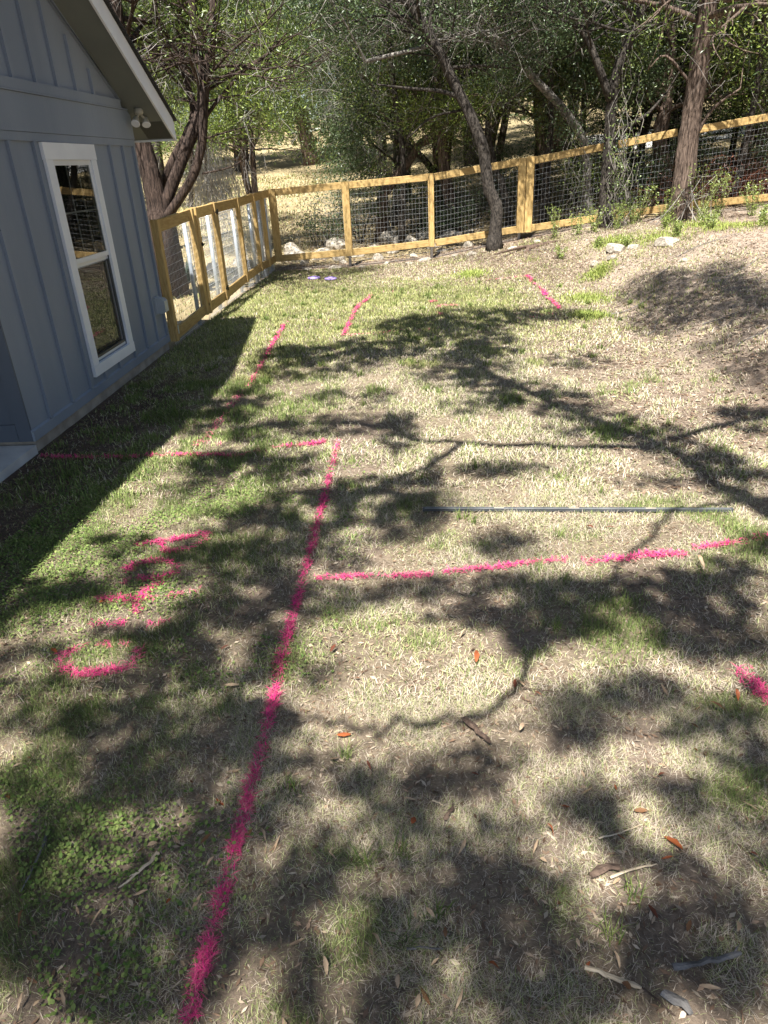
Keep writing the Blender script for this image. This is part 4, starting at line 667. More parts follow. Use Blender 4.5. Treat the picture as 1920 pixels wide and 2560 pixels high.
for i_, (x_, y_, s) in enumerate(sorted(((-2.75, 17.3, .38), (-2.2, 17.5, .34), (-1.75, 17.2, .22), (-1.35, 17.5, .26), (-.95, 17.9, .24), (-.5, 17.4, .2), (-.1, 17.8, .42), (.45, 17.5, .2), (.9, 17.6, .36), (1.3, 17.9, .2), (-3.0, 18.2, .3), (-1.9, 18.6, .4), (-.7, 18.8, .36), (.3, 18.8, .3), (-2.5, 16.75, .14), (-1.6, 16.6, .12), (-.8, 16.7, .15), (.0, 16.6, .12), (.6, 16.8, .14), (1.2, 16.7, .16)), key=lambda q_: q_[0] / q_[1])):
    rock(x_, y_, s, s * R_.uniform(.7, 1), s * R_.uniform(.5, .75), ORD[i_] + ' limestone rock from the left in the row behind the back fence', 'limestone rocks behind the fence')
for i_, (x_, y_, s) in enumerate(sorted(((1.2, 15.3, .12), (.85, 15.55, .1), (.2, 15.7, .13), (-.6, 15.75, .1), (-1.7, 15.8, .12), (-.1, 15.5, .08), (2.0, 14.9, .11), (2.5, 15.2, .09), (-2.3, 15.75, .1), (-1.1, 15.6, .09)), key=lambda q_: q_[0] / q_[1])):
    rock(x_, y_, s * 1.4, s, s * .5, ORD[i_] + ' small flat stone from the left at the foot of the back fence', 'small stones along the fence')
for (x_, y_, s, l) in ((3.45, 12.86, .17, 'broad flat cream rock on top of the right bank'), (3.28, 12.4, .10, 'small rounded cream rock at the brow of the bank'), (3.05, 12.6, .09, 'left small cream rock low on the bank'), (4.15, 12.4, .17, 'brown sided rock set in the bank beside green weeds'), (3.72, 12.9, .12, 'thin cream slab beside the broad flat rock on the bank'), (3.9, 10.9, .06, 'small pale stone in the shaded dirt of the bank')):
    rock(x_, y_, s * 1.35, s, s * .7, l, 'rocks on the bank')
for i_, (x_, y_, s) in enumerate(sorted(((-4.9, 15.3, .42), (-4.35, 15.9, .3), (-5.5, 16.0, .34), (-4.0, 17.0, .28), (-3.7, 16.4, .22), (-6.2, 17.5, .4), (-3.5, 14.4, .16), (-3.6, 17.8, .3)), key=lambda q_: q_[0] / q_[1])):
    rock(x_, y_, s, s * .8, s * .75, ORD[i_] + ' boulder from the left seen through the side fence', 'boulders outside the side fence')
# ------------------------------------------------------------------ trees
OAK1, OAK2 = (.028, .052, .020), (.145, .20, .085)
JUN1, JUN2 = (.030, .060, .014), (.27, .34, .065)
def grow(p, d, L_, r, depth, segs, tips, rnd, droop=.0, spread=.7, kids=(2, 4)):
    """adds one branch polyline and its children to segs; ends collect in tips"""
    n = 5; pts = [Vector(p)]; dd = Vector(d).normalized()
    for i in range(n):
        dd = (dd + Vector((rnd.uniform(-1, 1), rnd.uniform(-1, 1), rnd.uniform(-.8, .8) - droop)) * .22).normalized(); pts.append(pts[-1] + dd * (L_ / n))
    segs.append((pts, [r * (1 - .65 * i / n) for i in range(n + 1)]))
    if depth == 0: tips.extend([pts[3], pts[-1]]); return
    tips.append(pts[-1])
    for k in range(rnd.randint(*kids)):
        t = rnd.randint(2, n); c = Vector((rnd.uniform(-1, 1), rnd.uniform(-1, 1), rnd.uniform(-.6, .7)))
        grow(pts[t], (dd + c * spread).normalized(), L_ * rnd.uniform(.45, .7), r * .5, depth - 1, segs, tips, rnd, droop, spread, kids)
def clump_leaves(tips, per, rad, style, rnd_bright=True):
    T_ = np.array([tuple(t) for t in tips]); per = max(4, int(per * .5)); n = len(T_) * per; c = np.repeat(T_, per, 0)
    off = rng.normal(size=(n, 3)) * rad * np.array([1, 1, .6 if style == 'oak' else .85])
    P = c + off; br = np.repeat(rng.random(len(T_)) ** 2.2, per)
    if style == 'oak':
        col = mixcol(OAK1, OAK2, np.clip(br * .75 + rng.random(n) ** 2 * .5, 0, 1)); return leaves(P, rng.uniform(.040, .075, n), rng.uniform(.020, .036, n), col)
    if style == 'juniper':
        ax = off / np.maximum(np.linalg.norm(off, axis=1), 1e-6)[:, None] + rand_unit(n) * .5; ax /= np.linalg.norm(ax, axis=1)[:, None]
        col = mixcol(JUN1, JUN2, np.clip(br * .85 + rng.random(n) ** 2 * .45, 0, 1)); return leaves(P, rng.uniform(.045, .095, n), rng.uniform(.013, .024, n), col, up=.25, axis=ax)
    col = mixcol((.10, .15, .035), (.30, .36, .09), rng.random(n)); return leaves(P, rng.uniform(.04, .075, n), rng.uniform(.02, .035, n), col)
def dead_twigs(centers, n, L_, rnd, droop=.5, r=.0035):
    mb = MB()
    for _ in range(n):
        p = Vector(rnd.choice(centers)) + Vector((rnd.gauss(0, .3), rnd.gauss(0, .3), rnd.gauss(0, .25))); d = Vector((rnd.uniform(-1, 1), rnd.uniform(-1, 1), rnd.uniform(-.9, .5))).normalized(); pts = [p]; l = L_ * rnd.uniform(.4, 1.2)
        for k in range(4):
            d = (d + Vector((rnd.uniform(-1, 1), rnd.uniform(-1, 1), rnd.uniform(-1, .6) - droop * .4)) * .3).normalized(); pts.append(pts[-1] + d * l / 4)
        rr = r * rnd.uniform(.6, 1.5); mb.tube(pts, [rr, rr * .9, rr * .75, rr * .6, rr * .3], 3, False)
        for k in range(2):
            q_ = pts[rnd.randint(1, 3)]; e = (d + Vector((rnd.uniform(-1, 1), rnd.uniform(-1, 1), rnd.uniform(-1, 1))) * .9).normalized(); mb.tube([q_, q_ + e * l * .22, q_ + e * l * .4 + Vector((0, 0, -.03))], [rr * .6, rr * .5, rr * .2], 3, False)
    return mb
def resample(st, per=3): return smooth_line(st, per)
def tree_from(name, label, stems, style, group, seed, branches=(), auto=8, zmin=2.4, blen=1.5, per=60, rad=.30, crown_z=None, twigs=120, depth=2, flare=1.5, cat='tree', sides=11, open_front=0, bark=None):
    rnd = random.Random(seed); base = stems[0][0]; z0 = gz1(base[0], base[1])
    root = empty(name, (base[0], base[1], z0)); tag(root, label, cat, group); O = root.location
    bark = bark or ('bark_juniper' if style == 'juniper' else 'bark_oak')
    mb = MB(); ends = []
    for si, st in enumerate(stems):
        s = resample(st, 4); P = [Vector(p[:3]) for p in s]; rad_ = [p[3] * (.74 if style == 'oak' else 1) for p in s]
        if P[0].z > z0 - .1 and (si == 0 or P[0].z < z0 + .35):
            P[0].z = z0 - .12; rad_[0] *= flare; rad_[1] *= 1 + (flare - 1) * .45
            if len(rad_) > 2: rad_[2] *= 1 + (flare - 1) * .15
        mb.tube([p - O for p in P], rad_, sides, True, .16, rnd); ends.append((P, rad_))
    mb.build('trunk', bark, root, True)
    segs = []; tips = []
    for st in branches:
        s = resample(st, 3); P = [Vector(p[:3]) for p in s]; segs.append((P, [p[3] for p in s])); tips.append(P[-1])
        for k in range(3): grow(P[rnd.randint(len(P) // 2, len(P) - 1)], (rnd.uniform(-1, 1), rnd.uniform(-1, .6), rnd.uniform(-.5, .6)), blen * .45, .010, 1, segs, tips, rnd)
    for P, rr in ends:
        cand = [i for i, p in enumerate(P) if p.z > zmin]
        for k in range(max(1, auto // len(ends)) if cand else 0):
            i = rnd.choice(cand); a = rnd.uniform(0, 6.28); grow(P[i], (math.cos(a), math.sin(a), rnd.uniform(-.1, .8)), blen * rnd.uniform(.7, 1.25), rr[i] * .38, depth, segs, tips, rnd)
        a = rnd.uniform(0, 6.28); grow(P[-1], (math.cos(a) * .6, math.sin(a) * .6, 1), blen * 1.1, rr[-1] * .8, depth, segs, tips, rnd); 
    bm_ = MB()
    for P, rr in segs: bm_.tube([p - O for p in P], rr, 5, False)
    bm_.build('branches', bark, root, True)
    tt = [t - O for t in tips if (crown_z is None or t.z > crown_z) and (not open_front or t.z > 5.4 or t.y > base[1] + .35 or rnd.random() < open_front)]
    if tt:
        V, F, c = clump_leaves(tt, per, rad, style); np_obj('crown', V, F, 'foliage', root, col=c)
    if twigs: dead_twigs([p - O for P, rr in segs for p in P[1:]], twigs, .7, rnd).build('dead_twigs', 'twig_grey', root)['kind'] = 'stuff'
    return root

tree_from('juniper_tree', 'many stemmed juniper with shaggy bark rising behind the house corner', TREES['juniper_left'], 'juniper', 'junipers', 21, branches=TREES['juniper_left_br'], auto=46, zmin=2.9, blen=1.3, per=130, rad=.15, twigs=360, crown_z=2.3, open_front=.06, bark='bark_juniper_shaded')
tree_from('oak_tree', 'leaning oak with a curved trunk in front of the back fence', TREES['oak_a'], 'oak', 'oaks', 22, auto=40, zmin=3.4, blen=2.1, per=150, rad=.22, twigs=300, open_front=.25)
tree_from('oak_tree', 'vine covered forked oak standing in the gap of the back fence', TREES['oak_b'], 'oak', 'oaks', 23, auto=36, zmin=3.6, blen=2.0, per=150, rad=.22, twigs=300, open_front=.25)
tree_from('oak_tree', 'slim oak behind the fence with a long limb arching left', TREES['oak_e'], 'oak', 'oaks', 24, bark='bark_pale', auto=16, zmin=3.2, blen=1.3, per=120, rad=.20, twigs=260, open_front=.25)
tree_from('juniper_tree', 'straight thick juniper trunk with peeling bark right of the vine covered oak', TREES['juniper_c'], 'juniper', 'junipers', 25, auto=36, zmin=3.8, blen=1.9, per=150, rad=.17, twigs=160, open_front=.3)
tl = ['dark trunked juniper behind the fence just left of the leaning oak', 'slanted oak behind the fence close to the leaning oak', 'broad pale barked tree behind the fence between the vine covered oak and thick juniper',
      'thin tree beyond the fence right of the thick juniper', 'dark tree at the far right beyond the fence', 'dark trunk behind the house roof edge', 'low tree arching right over the brush behind the fence', 'toppled trunk leaning left in the brush behind the fence',
      'dark tree behind the double fence post', 'shaded tree behind the vine covered oak']
for i in range(1, 11):
    st = TREES['trunk_%d' % i]; leafy = i not in (8,)
    tree_from('juniper_tree' if i % 2 else 'oak_tree', tl[i - 1], st, 'juniper' if i % 2 else 'oak', 'trees behind the fence', 40 + i, auto=14 if leafy else 0, zmin=2.2, blen=1.5, per=110 if leafy else 4, rad=.20, twigs=220, flare=1.3, sides=8)

# wood behind: prototypes copied
def proto_tree(style, seed, h):
    rnd = random.Random(seed); stems = []
    for k in range(rnd.randint(1, 3)):
        a = rnd.uniform(0, 6.28); lean = rnd.uniform(.05, .35); st = []
        for i in range(6):
            t = i / 5; st.append((math.cos(a) * lean * t * h * .5 + rnd.uniform(-.12, .12) * (i > 0) + .08 * k, math.sin(a) * lean * t * h * .5 + rnd.uniform(-.12, .12) * (i > 0), t * h * .85, (.15 - .02 * k) * (1 - .6 * t)))
        stems.append(st)
    return stems
def copy_tree(o, loc, rz, s):
    c = o.copy(); C.objects.link(c); c.location = loc; c.rotation_euler = (0, 0, rz); c.scale = (s, s, s)
    for ch in o.children:
        d = ch.copy(); C.objects.link(d); d.parent = c
    return c
protos = []
for k, (style, h) in enumerate((('oak', 6.5), ('juniper', 7.0), ('oak', 5.5), ('juniper', 6.0))):
    st = proto_tree(style, 90 + k, h); gx, gy = 30 + 4 * k, 60
    st = [[(x_ + gx, y_ + gy, z_ + gz1(gx, gy), r_) for x_, y_, z_, r_ in s] for s in st]
    protos.append((style, tree_from('%s_tree' % style, 'tmp', st, style, 'trees of the wood behind', 60 + k, auto=26, zmin=gz1(gx, gy) + 1.3, blen=1.7, per=210, rad=.21, twigs=520, sides=7)))
spots = [(-.2, 20.8), (1.0, 21), (3.2, 20.5), (5.6, 20), (7.6, 19.2), (9.6, 18.5), (-.4, 24.5), (2.2, 25), (4.8, 24), (7.4, 23.5), (10.5, 23), (13, 21), (-10.5, 26), (-4.6, 37), (-1, 31), (2.5, 30), (6, 30), (10, 29), (14, 28), (-13, 33), (-8, 36), (-3, 38), (2, 38), (7, 37), (12, 36), (17, 33), (-15, 24)]
right_spots = [(11.5, 14), (12, 10.5), (11.3, 7.5), (12.5, 4.5), (14.5, 12), (15, 8), (16, 17)]
dens = {'oak': 'small leaved oak in the wood behind the back fence', 'juniper': 'yellow green juniper in the wood behind the back fence'}
rl = {'oak': 'small leaved oak beyond the right boundary fence', 'juniper': 'yellow green juniper beyond the right boundary fence'}
used = set()
for i, (x_, y_) in enumerate(spots + right_spots):
    k = (i * 7 + i // 3) % 4; style, pr = protos[k]; s = R_.uniform(1.05, 1.45) * (1.0 if y_ < 27 else 1.35); loc = (x_ + R_.uniform(-.4, .4), y_ + R_.uniform(-.4, .4), gz1(x_, y_) - .05)
    if k not in used: used.add(k); o = pr; o.location = loc; o.rotation_euler = (0, 0, R_.uniform(0, 6.28)); o.scale = (s, s, s)
    else: o = copy_tree(pr, loc, R_.uniform(0, 6.28), s)
    rt = i >= len(spots); o['label'] = (rl if rt else dens)[style]; o['group'] = ('trees on the right boundary ' if rt else 'wood behind the fence ') + style

# far wooded slope, one mass
n = 60000; x = rng.uniform(-60, 60, n); y = rng.uniform(46, 70, n); hmax = 9 + 5 * fnoise(x, y, .15, 2); z = gz(x, y, False) + rng.random(n) * hmax
V, F, c = leaves(np.column_stack([x, y, z]), rng.uniform(.35, .7, n), rng.uniform(.18, .35, n), mixcol((.035, .055, .018), (.13, .16, .05), np.clip(fnoise(x, z, .5, 2) * .6 + rng.random(n) * .4, 0, 1)))
tag(np_obj('distant_woodland', V, F, 'foliage', col=c), 'far wooded slope closing the view behind the trees', 'woodland', kind='stuff')

# understorey behind the fence
def shrub(name, x, y, h, w, style, label, group, seed, per=45, nst=10, twigs=40, rad=.14):
    rnd = random.Random(seed); root = empty(name, (x, y, gz1(x, y) - .02)); tag(root, label, 'shrub', group); segs = []; tips = []
    for k in range(nst):
        a = rnd.uniform(0, 6.28); grow((rnd.uniform(-.1, .1) * w, rnd.uniform(-.1, .1) * w, 0), (math.cos(a) * w / h * .6, math.sin(a) * w / h * .6, 1), h * rnd.uniform(.55, .95), .012, 1, segs, tips, rnd)
    mb = MB()
    for P, rr in segs: mb.tube(P, rr, 4, False)
    mb.build('stems', 'bark_oak', root)
    V, F, c = clump_leaves([t for t in tips], per, rad, style); np_obj('foliage', V, F, 'foliage', root, col=c)
    if twigs: dead_twigs([p for P, rr in segs for p in P], twigs, .5, rnd).build('dead_twigs', 'twig_grey', root)['kind'] = 'stuff'
    return root
sp = [(-2.3, 18.6, 1.0, 1.2), (-1.3, 18.9, 1.3, 1.3), (.1, 19.3, 1.5, 1.4), (1.5, 18.9, 1.2, 1.2), (2.7, 18.6, 1.3, 1.1), (3.9, 18.2, 1.2, 1.0), (5.2, 18.0, 1.2, 1.0), (6.6, 18.2, 1.3, 1.2), (9.4, 17.6, 1.4, 1.4), (8.2, 18, 1.5, 1.2), (.8, 17.9, .8, .7), (-.6, 20.4, 2.0, 1.5), (2.2, 20.6, 1.8, 1.5), (4.5, 20.2, 1.8, 1.5)]
SHL = ['dark leafy shrub behind the left end of the back fence', 'low dark shrub behind the second post of the back fence', 'yellow green juniper shrub behind the second fence bay', 'low dark shrub behind the leaning oak', 'dark shrub behind the double fence post',
       'yellow green juniper shrub left of the vine covered oak', 'low dark shrub right of the vine covered oak', 'dark shrub behind the thick juniper', 'yellow green juniper shrub at the far right beyond the upper fence', 'dark shrub beyond the upper fence at right',
       'small dark shrub close behind the fence left of the leaning oak', 'tall juniper shrub deep behind the second fence post', 'tall dark shrub deep behind the leaning oak', 'tall dark shrub deep behind the vine covered oak']
for i, (x_, y_, h, w) in enumerate(sp):
    shrub('understorey_shrub', x_, y_, h, w, ('oak', 'oak', 'juniper')[i % 3], SHL[i], ('dark shrubs behind the fence', 'dark shrubs behind the fence', 'juniper shrubs behind the fence')[i % 3], 200 + i)

# grey hanging dead branches beside the left juniper
rnd = random.Random(77)
hb = empty('dead_branch_tangle', (-4.05, 15.2, -.75)); tag(hb, 'pale grey tangle of hanging dead twigs beside the many stemmed juniper', 'dead branches')
mb = MB()
for _ in range(420):
    p = Vector((rnd.gauss(.05, .28), rnd.gauss(0, .3), 2.75 + rnd.gauss(0, .28))); d = Vector((rnd.uniform(-.5, .5), rnd.uniform(-.5, .5), -1)).normalized(); pts = [p]
    for k in range(5):
        d = (d + Vector((rnd.uniform(-1, 1), rnd.uniform(-1, 1), rnd.uniform(-.8, .4))) * .33).normalized(); pts.append(pts[-1] + d * rnd.uniform(.12, .24))
    r = rnd.uniform(.003, .006); mb.tube(pts, [r, r, r * .8, r * .7, r * .5, r * .3], 3, False)
mb.build('hanging_twigs', 'twig_pale' if 'twig_pale' in M else material('twig_pale', (.30, .28, .25, 1), (.60, .57, .52, 1), 3, rough=.9).name, hb)['kind'] = 'stuff'
MB().tube([(.0, .1, 3.6), (.05, .05, 3.1), (.0, 0, 2.7), (.1, 0, 2.2)], [.03, .025, .02, .012], 6).build('branch', 'bark_juniper', hb)
MB().tube([(.0, .1, 3.6), (-.25, .2, 3.2), (-.5, .3, 2.0), (-.55, .35, .0)], [.03, .04, .05, .06], 6).build('branch', 'bark_juniper', hb)
# bright juniper foliage beside it
js = proto_tree('juniper', 301, 4.2); js = [[(x_ * .5 - 3.75, y_ * .5 + 18.2, z_ + .2, r_ * .7) for x_, y_, z_, r_ in s] for s in js]
# added tall oaks; unseen crowns block sun to darken the wood
for k_, (x_, y_, l) in enumerate(((-.3, 17.6, 'added tall slim oak shading the wood behind the second fence bay'), (6.9, 16.8, 'added tall slim oak shading the wood behind the upper fence'), (2.9, 17.3, 'added tall slim oak shading the wood behind the double post'))):
    z_ = gz1(x_, y_); st = [[(x_, y_, z_, .10), (x_ + .1, y_, z_ + 2, .085), (x_ - .1, y_ - .3, z_ + 4, .075), (x_, y_ - .8, z_ + 6, .06), (x_ + .1, y_ - 1.3, z_ + 8.3, .035)]]
    tree_from('oak_tree', l, st, 'oak', 'trees behind the fence', 330 + k_, auto=34, zmin=z_ + 5.0, blen=2.3, per=26, rad=.30, twigs=40, sides=8, flare=1.3)
tree_from('juniper_tree', 'sunlit bright yellow green juniper behind the hanging dead twigs', js, 'juniper', 'junipers', 302, auto=24, zmin=1.9, blen=1.1, per=120, rad=.22, twigs=120)

# dead reddish brush beyond the upper fence, brush pile in the wood
rnd = random.Random(78)
for (x_, y_, sx, sz, n, mat, nm, l) in ((7.4, 17.2, .9, .35, 420, 'dead_red', 'brush_pile', 'reddish brown dead brush piled behind the upper fence'), (-.6, 21.2, 1.3, .5, 420, 'twig_grey', 'brush_pile', 'grey dead brush heaped in the wood behind the fence'), (1.0, 19.8, 1.2, .6, 300, 'twig_grey', 'brush_pile', 'grey branch tangle behind the middle fence bay')):
    o = empty(nm, (x_, y_, gz1(x_, y_))); tag(o, l, 'brush pile'); mb = MB()
    for _ in range(n):
        p = Vector((rnd.gauss(0, sx), rnd.gauss(0, .4), abs(rnd.gauss(0, sz)))); d = Vector((rnd.uniform(-1, 1), rnd.uniform(-.6, .6), rnd.uniform(-.3, .7))).normalized(); q_ = p + d * rnd.uniform(.2, .5); mb.tube([p, (p + q_) / 2 + Vector((rnd.uniform(-.05, .05), 0, rnd.uniform(-.05, .05))), q_ + Vector((0, 0, -.05))], [.006, .005, .003], 3, False)
    mb.build('twigs', mat, o)['kind'] = 'stuff'
    if mat == 'dead_red':
        n2 = 9000; P = np.column_stack([rng.normal(0, sx, n2), rng.normal(0, .4, n2), np.abs(rng.normal(0, sz, n2))]); V, F, c = leaves(P, rng.uniform(.05, .09, n2), rng.uniform(.012, .02, n2), mixcol((.085, .03, .018), (.24, .10, .06), rng.random(n2))); np_obj('dead_foliage', V, F, 'foliage', o, col=c)

# agave outside the side fence
ag = empty('agave_plant', (-4.55, 14.55, gz1(-4.55, 14.55))); tag(ag, 'dark spiky agave in front of a boulder seen through the first fence bay', 'agave')
for k in range(22):
    a = k * 2.4; el = .25 + 1.1 * (k / 22); d = Vector((math.cos(a) * math.cos(el), math.sin(a) * math.cos(el), math.sin(el))); s = Vector((-math.sin(a), math.cos(a), 0)); L_ = .42 + .1 * rnd.random()
    m_ = d * L_ * .5 + Vector((0, 0, .03)); t_ = d * L_ + Vector((0, 0, -.02)); up = d.cross(s) * -.015
    MB().add([-s * .03, s * .03, m_ - s * .04, m_ + s * .04, t_, up * 1.0, m_ + up], [(0, 5, 6, 2), (5, 1, 3, 6), (2, 6, 4), (6, 3, 4)]).build('leaf', 'agave_green' if 'agave_green' in M else leafmat('agave_green', False, (.035, .05, .035, 1), (.07, .09, .06, 1), trans=.0, scale=6).name, ag)

# weeds and vines along the fence and on the bank
def weed(x, y, h, n, label, group, seed, lsz=.05, colr=((.12, .18, .04), (.32, .38, .10))):
    rnd = random.Random(seed); root = empty('weed_plant', (x, y, gz1(x, y))); tag(root, label, 'weed', group); mb = MB(); pts_ = []
    for k in range(n):
        a = rnd.uniform(0, 6.28); d = Vector((math.cos(a) * .35, math.sin(a) * .35, 1)).normalized(); p = Vector((rnd.gauss(0, .03), rnd.gauss(0, .03), 0)); P = [p]
        for i in range(5):
            d = (d + Vector((rnd.uniform(-1, 1), rnd.uniform(-1, 1), rnd.uniform(-.5, .5))) * .18).normalized(); P.append(P[-1] + d * h * rnd.uniform(.6, 1) / 5); pts_ += [P[-1], (P[-1] + P[-2]) / 2]
        mb.tube(P, [.005, .0045, .004, .0035, .003, .002], 4, False)
    mb.build('stems', 'weed_stem' if 'weed_stem' in M else material('weed_stem', (.16, .17, .07, 1), (.28, .27, .13, 1), 5).name, root)
    T_ = np.repeat(np.array([tuple(p) for p in pts_]), 5, 0); m_ = len(T_); V, F, c = leaves(T_ + rng.normal(0, .02, (m_, 3)), rng.uniform(.7, 1.3, m_) * lsz, rng.uniform(.35, .6, m_) * lsz, mixcol(colr[0], colr[1], rng.random(m_))); np_obj('leaves', V, F, 'foliage', root, col=c)
    return root
wl = [(2.85, 15.3, .75, 5, 'tall thin weed right of the double fence post'), (3.25, 15.1, .5, 5, 'low leafy weed between the double post and vine covered oak'), (3.55, 15.0, .55, 7, 'bushy weed just left of the vine covered oak'), (4.35, 15.2, .5, 6, 'weed clump just right of the vine covered oak'), (4.85, 14.8, .85, 9, 'leafy yellow green weed at the foot of the thick juniper'), (5.45, 14.7, 1.15, 11, 'tall bright green bush right of the thick juniper base'), (5.9, 14.9, .9, 8, 'spreading weed beside the upper fence'), (4.4, 12.7, .32, 9, 'soft green weed beside the brown sided rock'), (5.0, 12.9, .3, 8, 'low weed on top of the bank'), (5.6, 12.2, .28, 8, 'yellow green weed at the right side of the bank top'), (3.3, 13.6, .22, 7, 'small grassy weed on the bank slope'), (2.7, 13.7, .3, 5, 'wiry weed at the left end of the bank'), (4.6, 14.0, .3, 8, 'short weed in front of the thick juniper'), (6.3, 14.4, .7, 9, 'leafy weed at the right edge below the upper fence'), (5.2, 13.7, .4, 8, 'ragged weed halfway between the juniper and the bank brow'), (6.0, 13.3, .35, 8, 'low weed near the right edge on the bank top'), (3.95, 14.9, .6, 8, 'tall weed in front of the vine covered oak'), (4.5, 15.45, .9, 8, 'weed climbing the fence between the oak and juniper'), (3.7, 13.2, .2, 6, 'tiny weed beside the broad flat rock')]
for i, (x_, y_, h, n, l) in enumerate(wl): weed(x_, y_, h, n, l, 'weeds along the bank and fence', 400 + i, lsz=.042 if h > .4 else .036)
# bright low grass patches on the dirt
n = 9000; cxs = [(2.55, 10.8, .35), (3.0, 12.1, .25), (1.0, 13.3, .3), (4.2, 13.2, .5), (5.3, 12.7, .6), (5.2, 13.9, .5), (2.3, 9.6, .22), (3.6, 13.7, .4)]
ci = rng.integers(0, len(cxs), n); cc = np.array(cxs)[ci]; x = cc[:, 0] + rng.normal(0, 1, n) * cc[:, 2] * .5; y = cc[:, 1] + rng.normal(0, 1, n) * cc[:, 2] * .6
t = blades(np.column_stack([x, y, gz(x, y) - .003]), rng.uniform(0, 6.28, n), rng.uniform(.3, 1.2, n), rng.uniform(.04, .10, n), rng.uniform(.007, .012, n), mixcol((.16, .22, .05), (.40, .44, .12), rng.random(n)))
tag(np_obj('bank_grass', t[0], t[1], 'grass', col=t[2]), 'bright yellow green grass patches on the dirt bank', 'grass', kind='stuff')
# dry grass on the slope beyond the side fence
n = 90000; x = rng.uniform(-16, 1.5, n); y = rng.uniform(8.8, 34, n); kp = rng.random(n) < .25 + sstep(.4, .6, fnoise(x, y, .8, 2)); kp &= ((x < -3.15) & (y < 16.6) | (y > 16.9)) & (x < -.16 * y + .09 * (y - 14)); x, y = x[kp], y[kp]; n = len(x)
t = blades(np.column_stack([x, y, gz(x, y) - .004]), rng.uniform(0, 6.28, n), rng.uniform(.3, 1.3, n), rng.uniform(.05, .13, n), .0011 * y, np.where((rng.random(n) < .3)[:, None], mixcol((.14, .18, .06), (.28, .30, .10), rng.random(n)), mixcol((.36, .30, .17), (.60, .52, .32), rng.random(n))))
tag(np_obj('slope_grass', t[0], t[1], 'grass', col=t[2]), 'dry pale grass on the slope beyond the side fence', 'grass', kind='stuff')
# litter on the wood floor
x = rng.uniform(-4, 11, 26000); y = rng.uniform(16.2, 24, 26000); litter('leaf_litter', x, y, .05, .13, LC, 'brown leaf litter on the floor of the wood', .03)
# twigs on the bank
rnd = random.Random(80)
for k, (a, b) in enumerate((((2.6, 9.6), (3.5, 9.75)), ((3.6, 9.2), (4.6, 9.9)), ((3.2, 8.0), (3.9, 7.6)), ((3.9, 11.2), (4.9, 11.5)), ((3.3, 10.2), (3.8, 10.7)), ((2.7, 8.3), (3.0, 8.9)), ((3.1, 6.9), (3.7, 7.1)), ((2.1, 14.6), (2.9, 14.2)))):
    P = [Vector((a[0] + (b[0] - a[0]) * i / 6 + rnd.uniform(-.03, .03), a[1] + (b[1] - a[1]) * i / 6 + rnd.uniform(-.03, .03), 0)) for i in range(7)]
    for p in P: p.z = gz1(p.x, p.y) + .018
    tag(MB().tube(P, [.007 - .0007 * i for i in range(7)], 5, True, .2).build('fallen_twig', 'wood_grey'), ['grey twig reaching from the lawn onto the dirt bank', 'grey twig slanting up the middle of the bank', 'grey twig low on the near part of the bank', 'grey twig high on the bank near the top', 'short grey twig midway up the bank', 'short grey twig at the foot of the bank', 'nearest grey twig on the bank by the right edge', 'grey twig by the dark root below the double post'][k], 'twig', 'fallen twigs on the bank')
rt = empty('tree_root', (2.3, 14.75, gz1(2.3, 14.75))); tag(rt, 'dark gnarled root poking from the bank below the double post', 'root')
mb = MB(); mb.tube([(.75, .35, .05), (.4, .2, .05), (.15, .05, .03), (-.08, -.12, .0), (-.15, -.35, -.08)], [.05, .055, .05, .045, .03], 8, True, .3); mb.tube([(.15, .05, .03), (-.2, .0, .02), (-.5, -.3, .0), (-.8, -.75, .0)], [.04, .03, .02, .01], 6, True, .3); mb.build('root_wood', 'wood_bark', rt, True)
# vines on the forked oak and prunings at the thick juniper
rnd = random.Random(81)
def vine(name, base, n, zt, label, spreadx, seed, leaf=True):
    rnd = random.Random(seed); o = empty(name, (base[0], base[1], gz1(*base))); tag(o, label, 'vine'); mb = MB(); lp = []
    for k in range(n):
        p = Vector((rnd.uniform(-spreadx, spreadx), rnd.uniform(-.18, -.05), 0)); P = [p]; top = rnd.uniform(.35, 1) * zt
        while P[-1].z < top and len(P) < 30:
            P.append(P[-1] + Vector((rnd.uniform(-.12, .12) - P[-1].x * .12, rnd.uniform(-.04, .04) - (P[-1].y + .2) * .3, rnd.uniform(.10, .22)))); lp.append(P[-1])
        if len(P) > 2: mb.tube(P, [.009 * (1 - .7 * i / len(P)) for i in range(len(P))], 5, False)
    mb.build('stems', 'twig_grey', o, True)
    if leaf:
        T_ = np.repeat(np.array([tuple(p) for p in lp]), 5, 0); m_ = len(T_); V, F, c = leaves(T_ + rng.normal(0, .10, (m_, 3)), rng.uniform(.03, .065, m_), rng.uniform(.018, .035, m_), mixcol((.08, .13, .035), (.28, .34, .12), rng.random(m_))); np_obj('leaves', V, F, 'foliage', o, col=c)
vine('climbing_vine', (3.95, 15.3), 14, 3.4, 'tangled climbing vine on the forked oak trunk', .32, 500)
vine('climbing_vine', (3.3, 16.6), 10, 2.6, 'leafy vine hanging over the fence left of the forked oak', .45, 501)
o = empty('pruned_branches', (5.15, 14.75, gz1(5.15, 14.75))); tag(o, 'pale bare pruned branches leaning against the thick juniper base', 'branches'); mb = MB()
for k in range(11):
    a = Vector((rnd.uniform(-.7, .5), rnd.uniform(-.4, .1), 0)); b = Vector((rnd.uniform(-.15, .55), rnd.uniform(-.15, .1), rnd.uniform(.4, .85))); mb.tube([a, a.lerp(b, .5) + Vector((rnd.uniform(-.06, .06), 0, .05)), b, b + Vector((rnd.uniform(.0, .5), rnd.uniform(-.1, .1), rnd.uniform(-.15, .1)))], [.009, .008, .006, .003], 5, False)
mb.build('sticks', 'twig_grey', o)
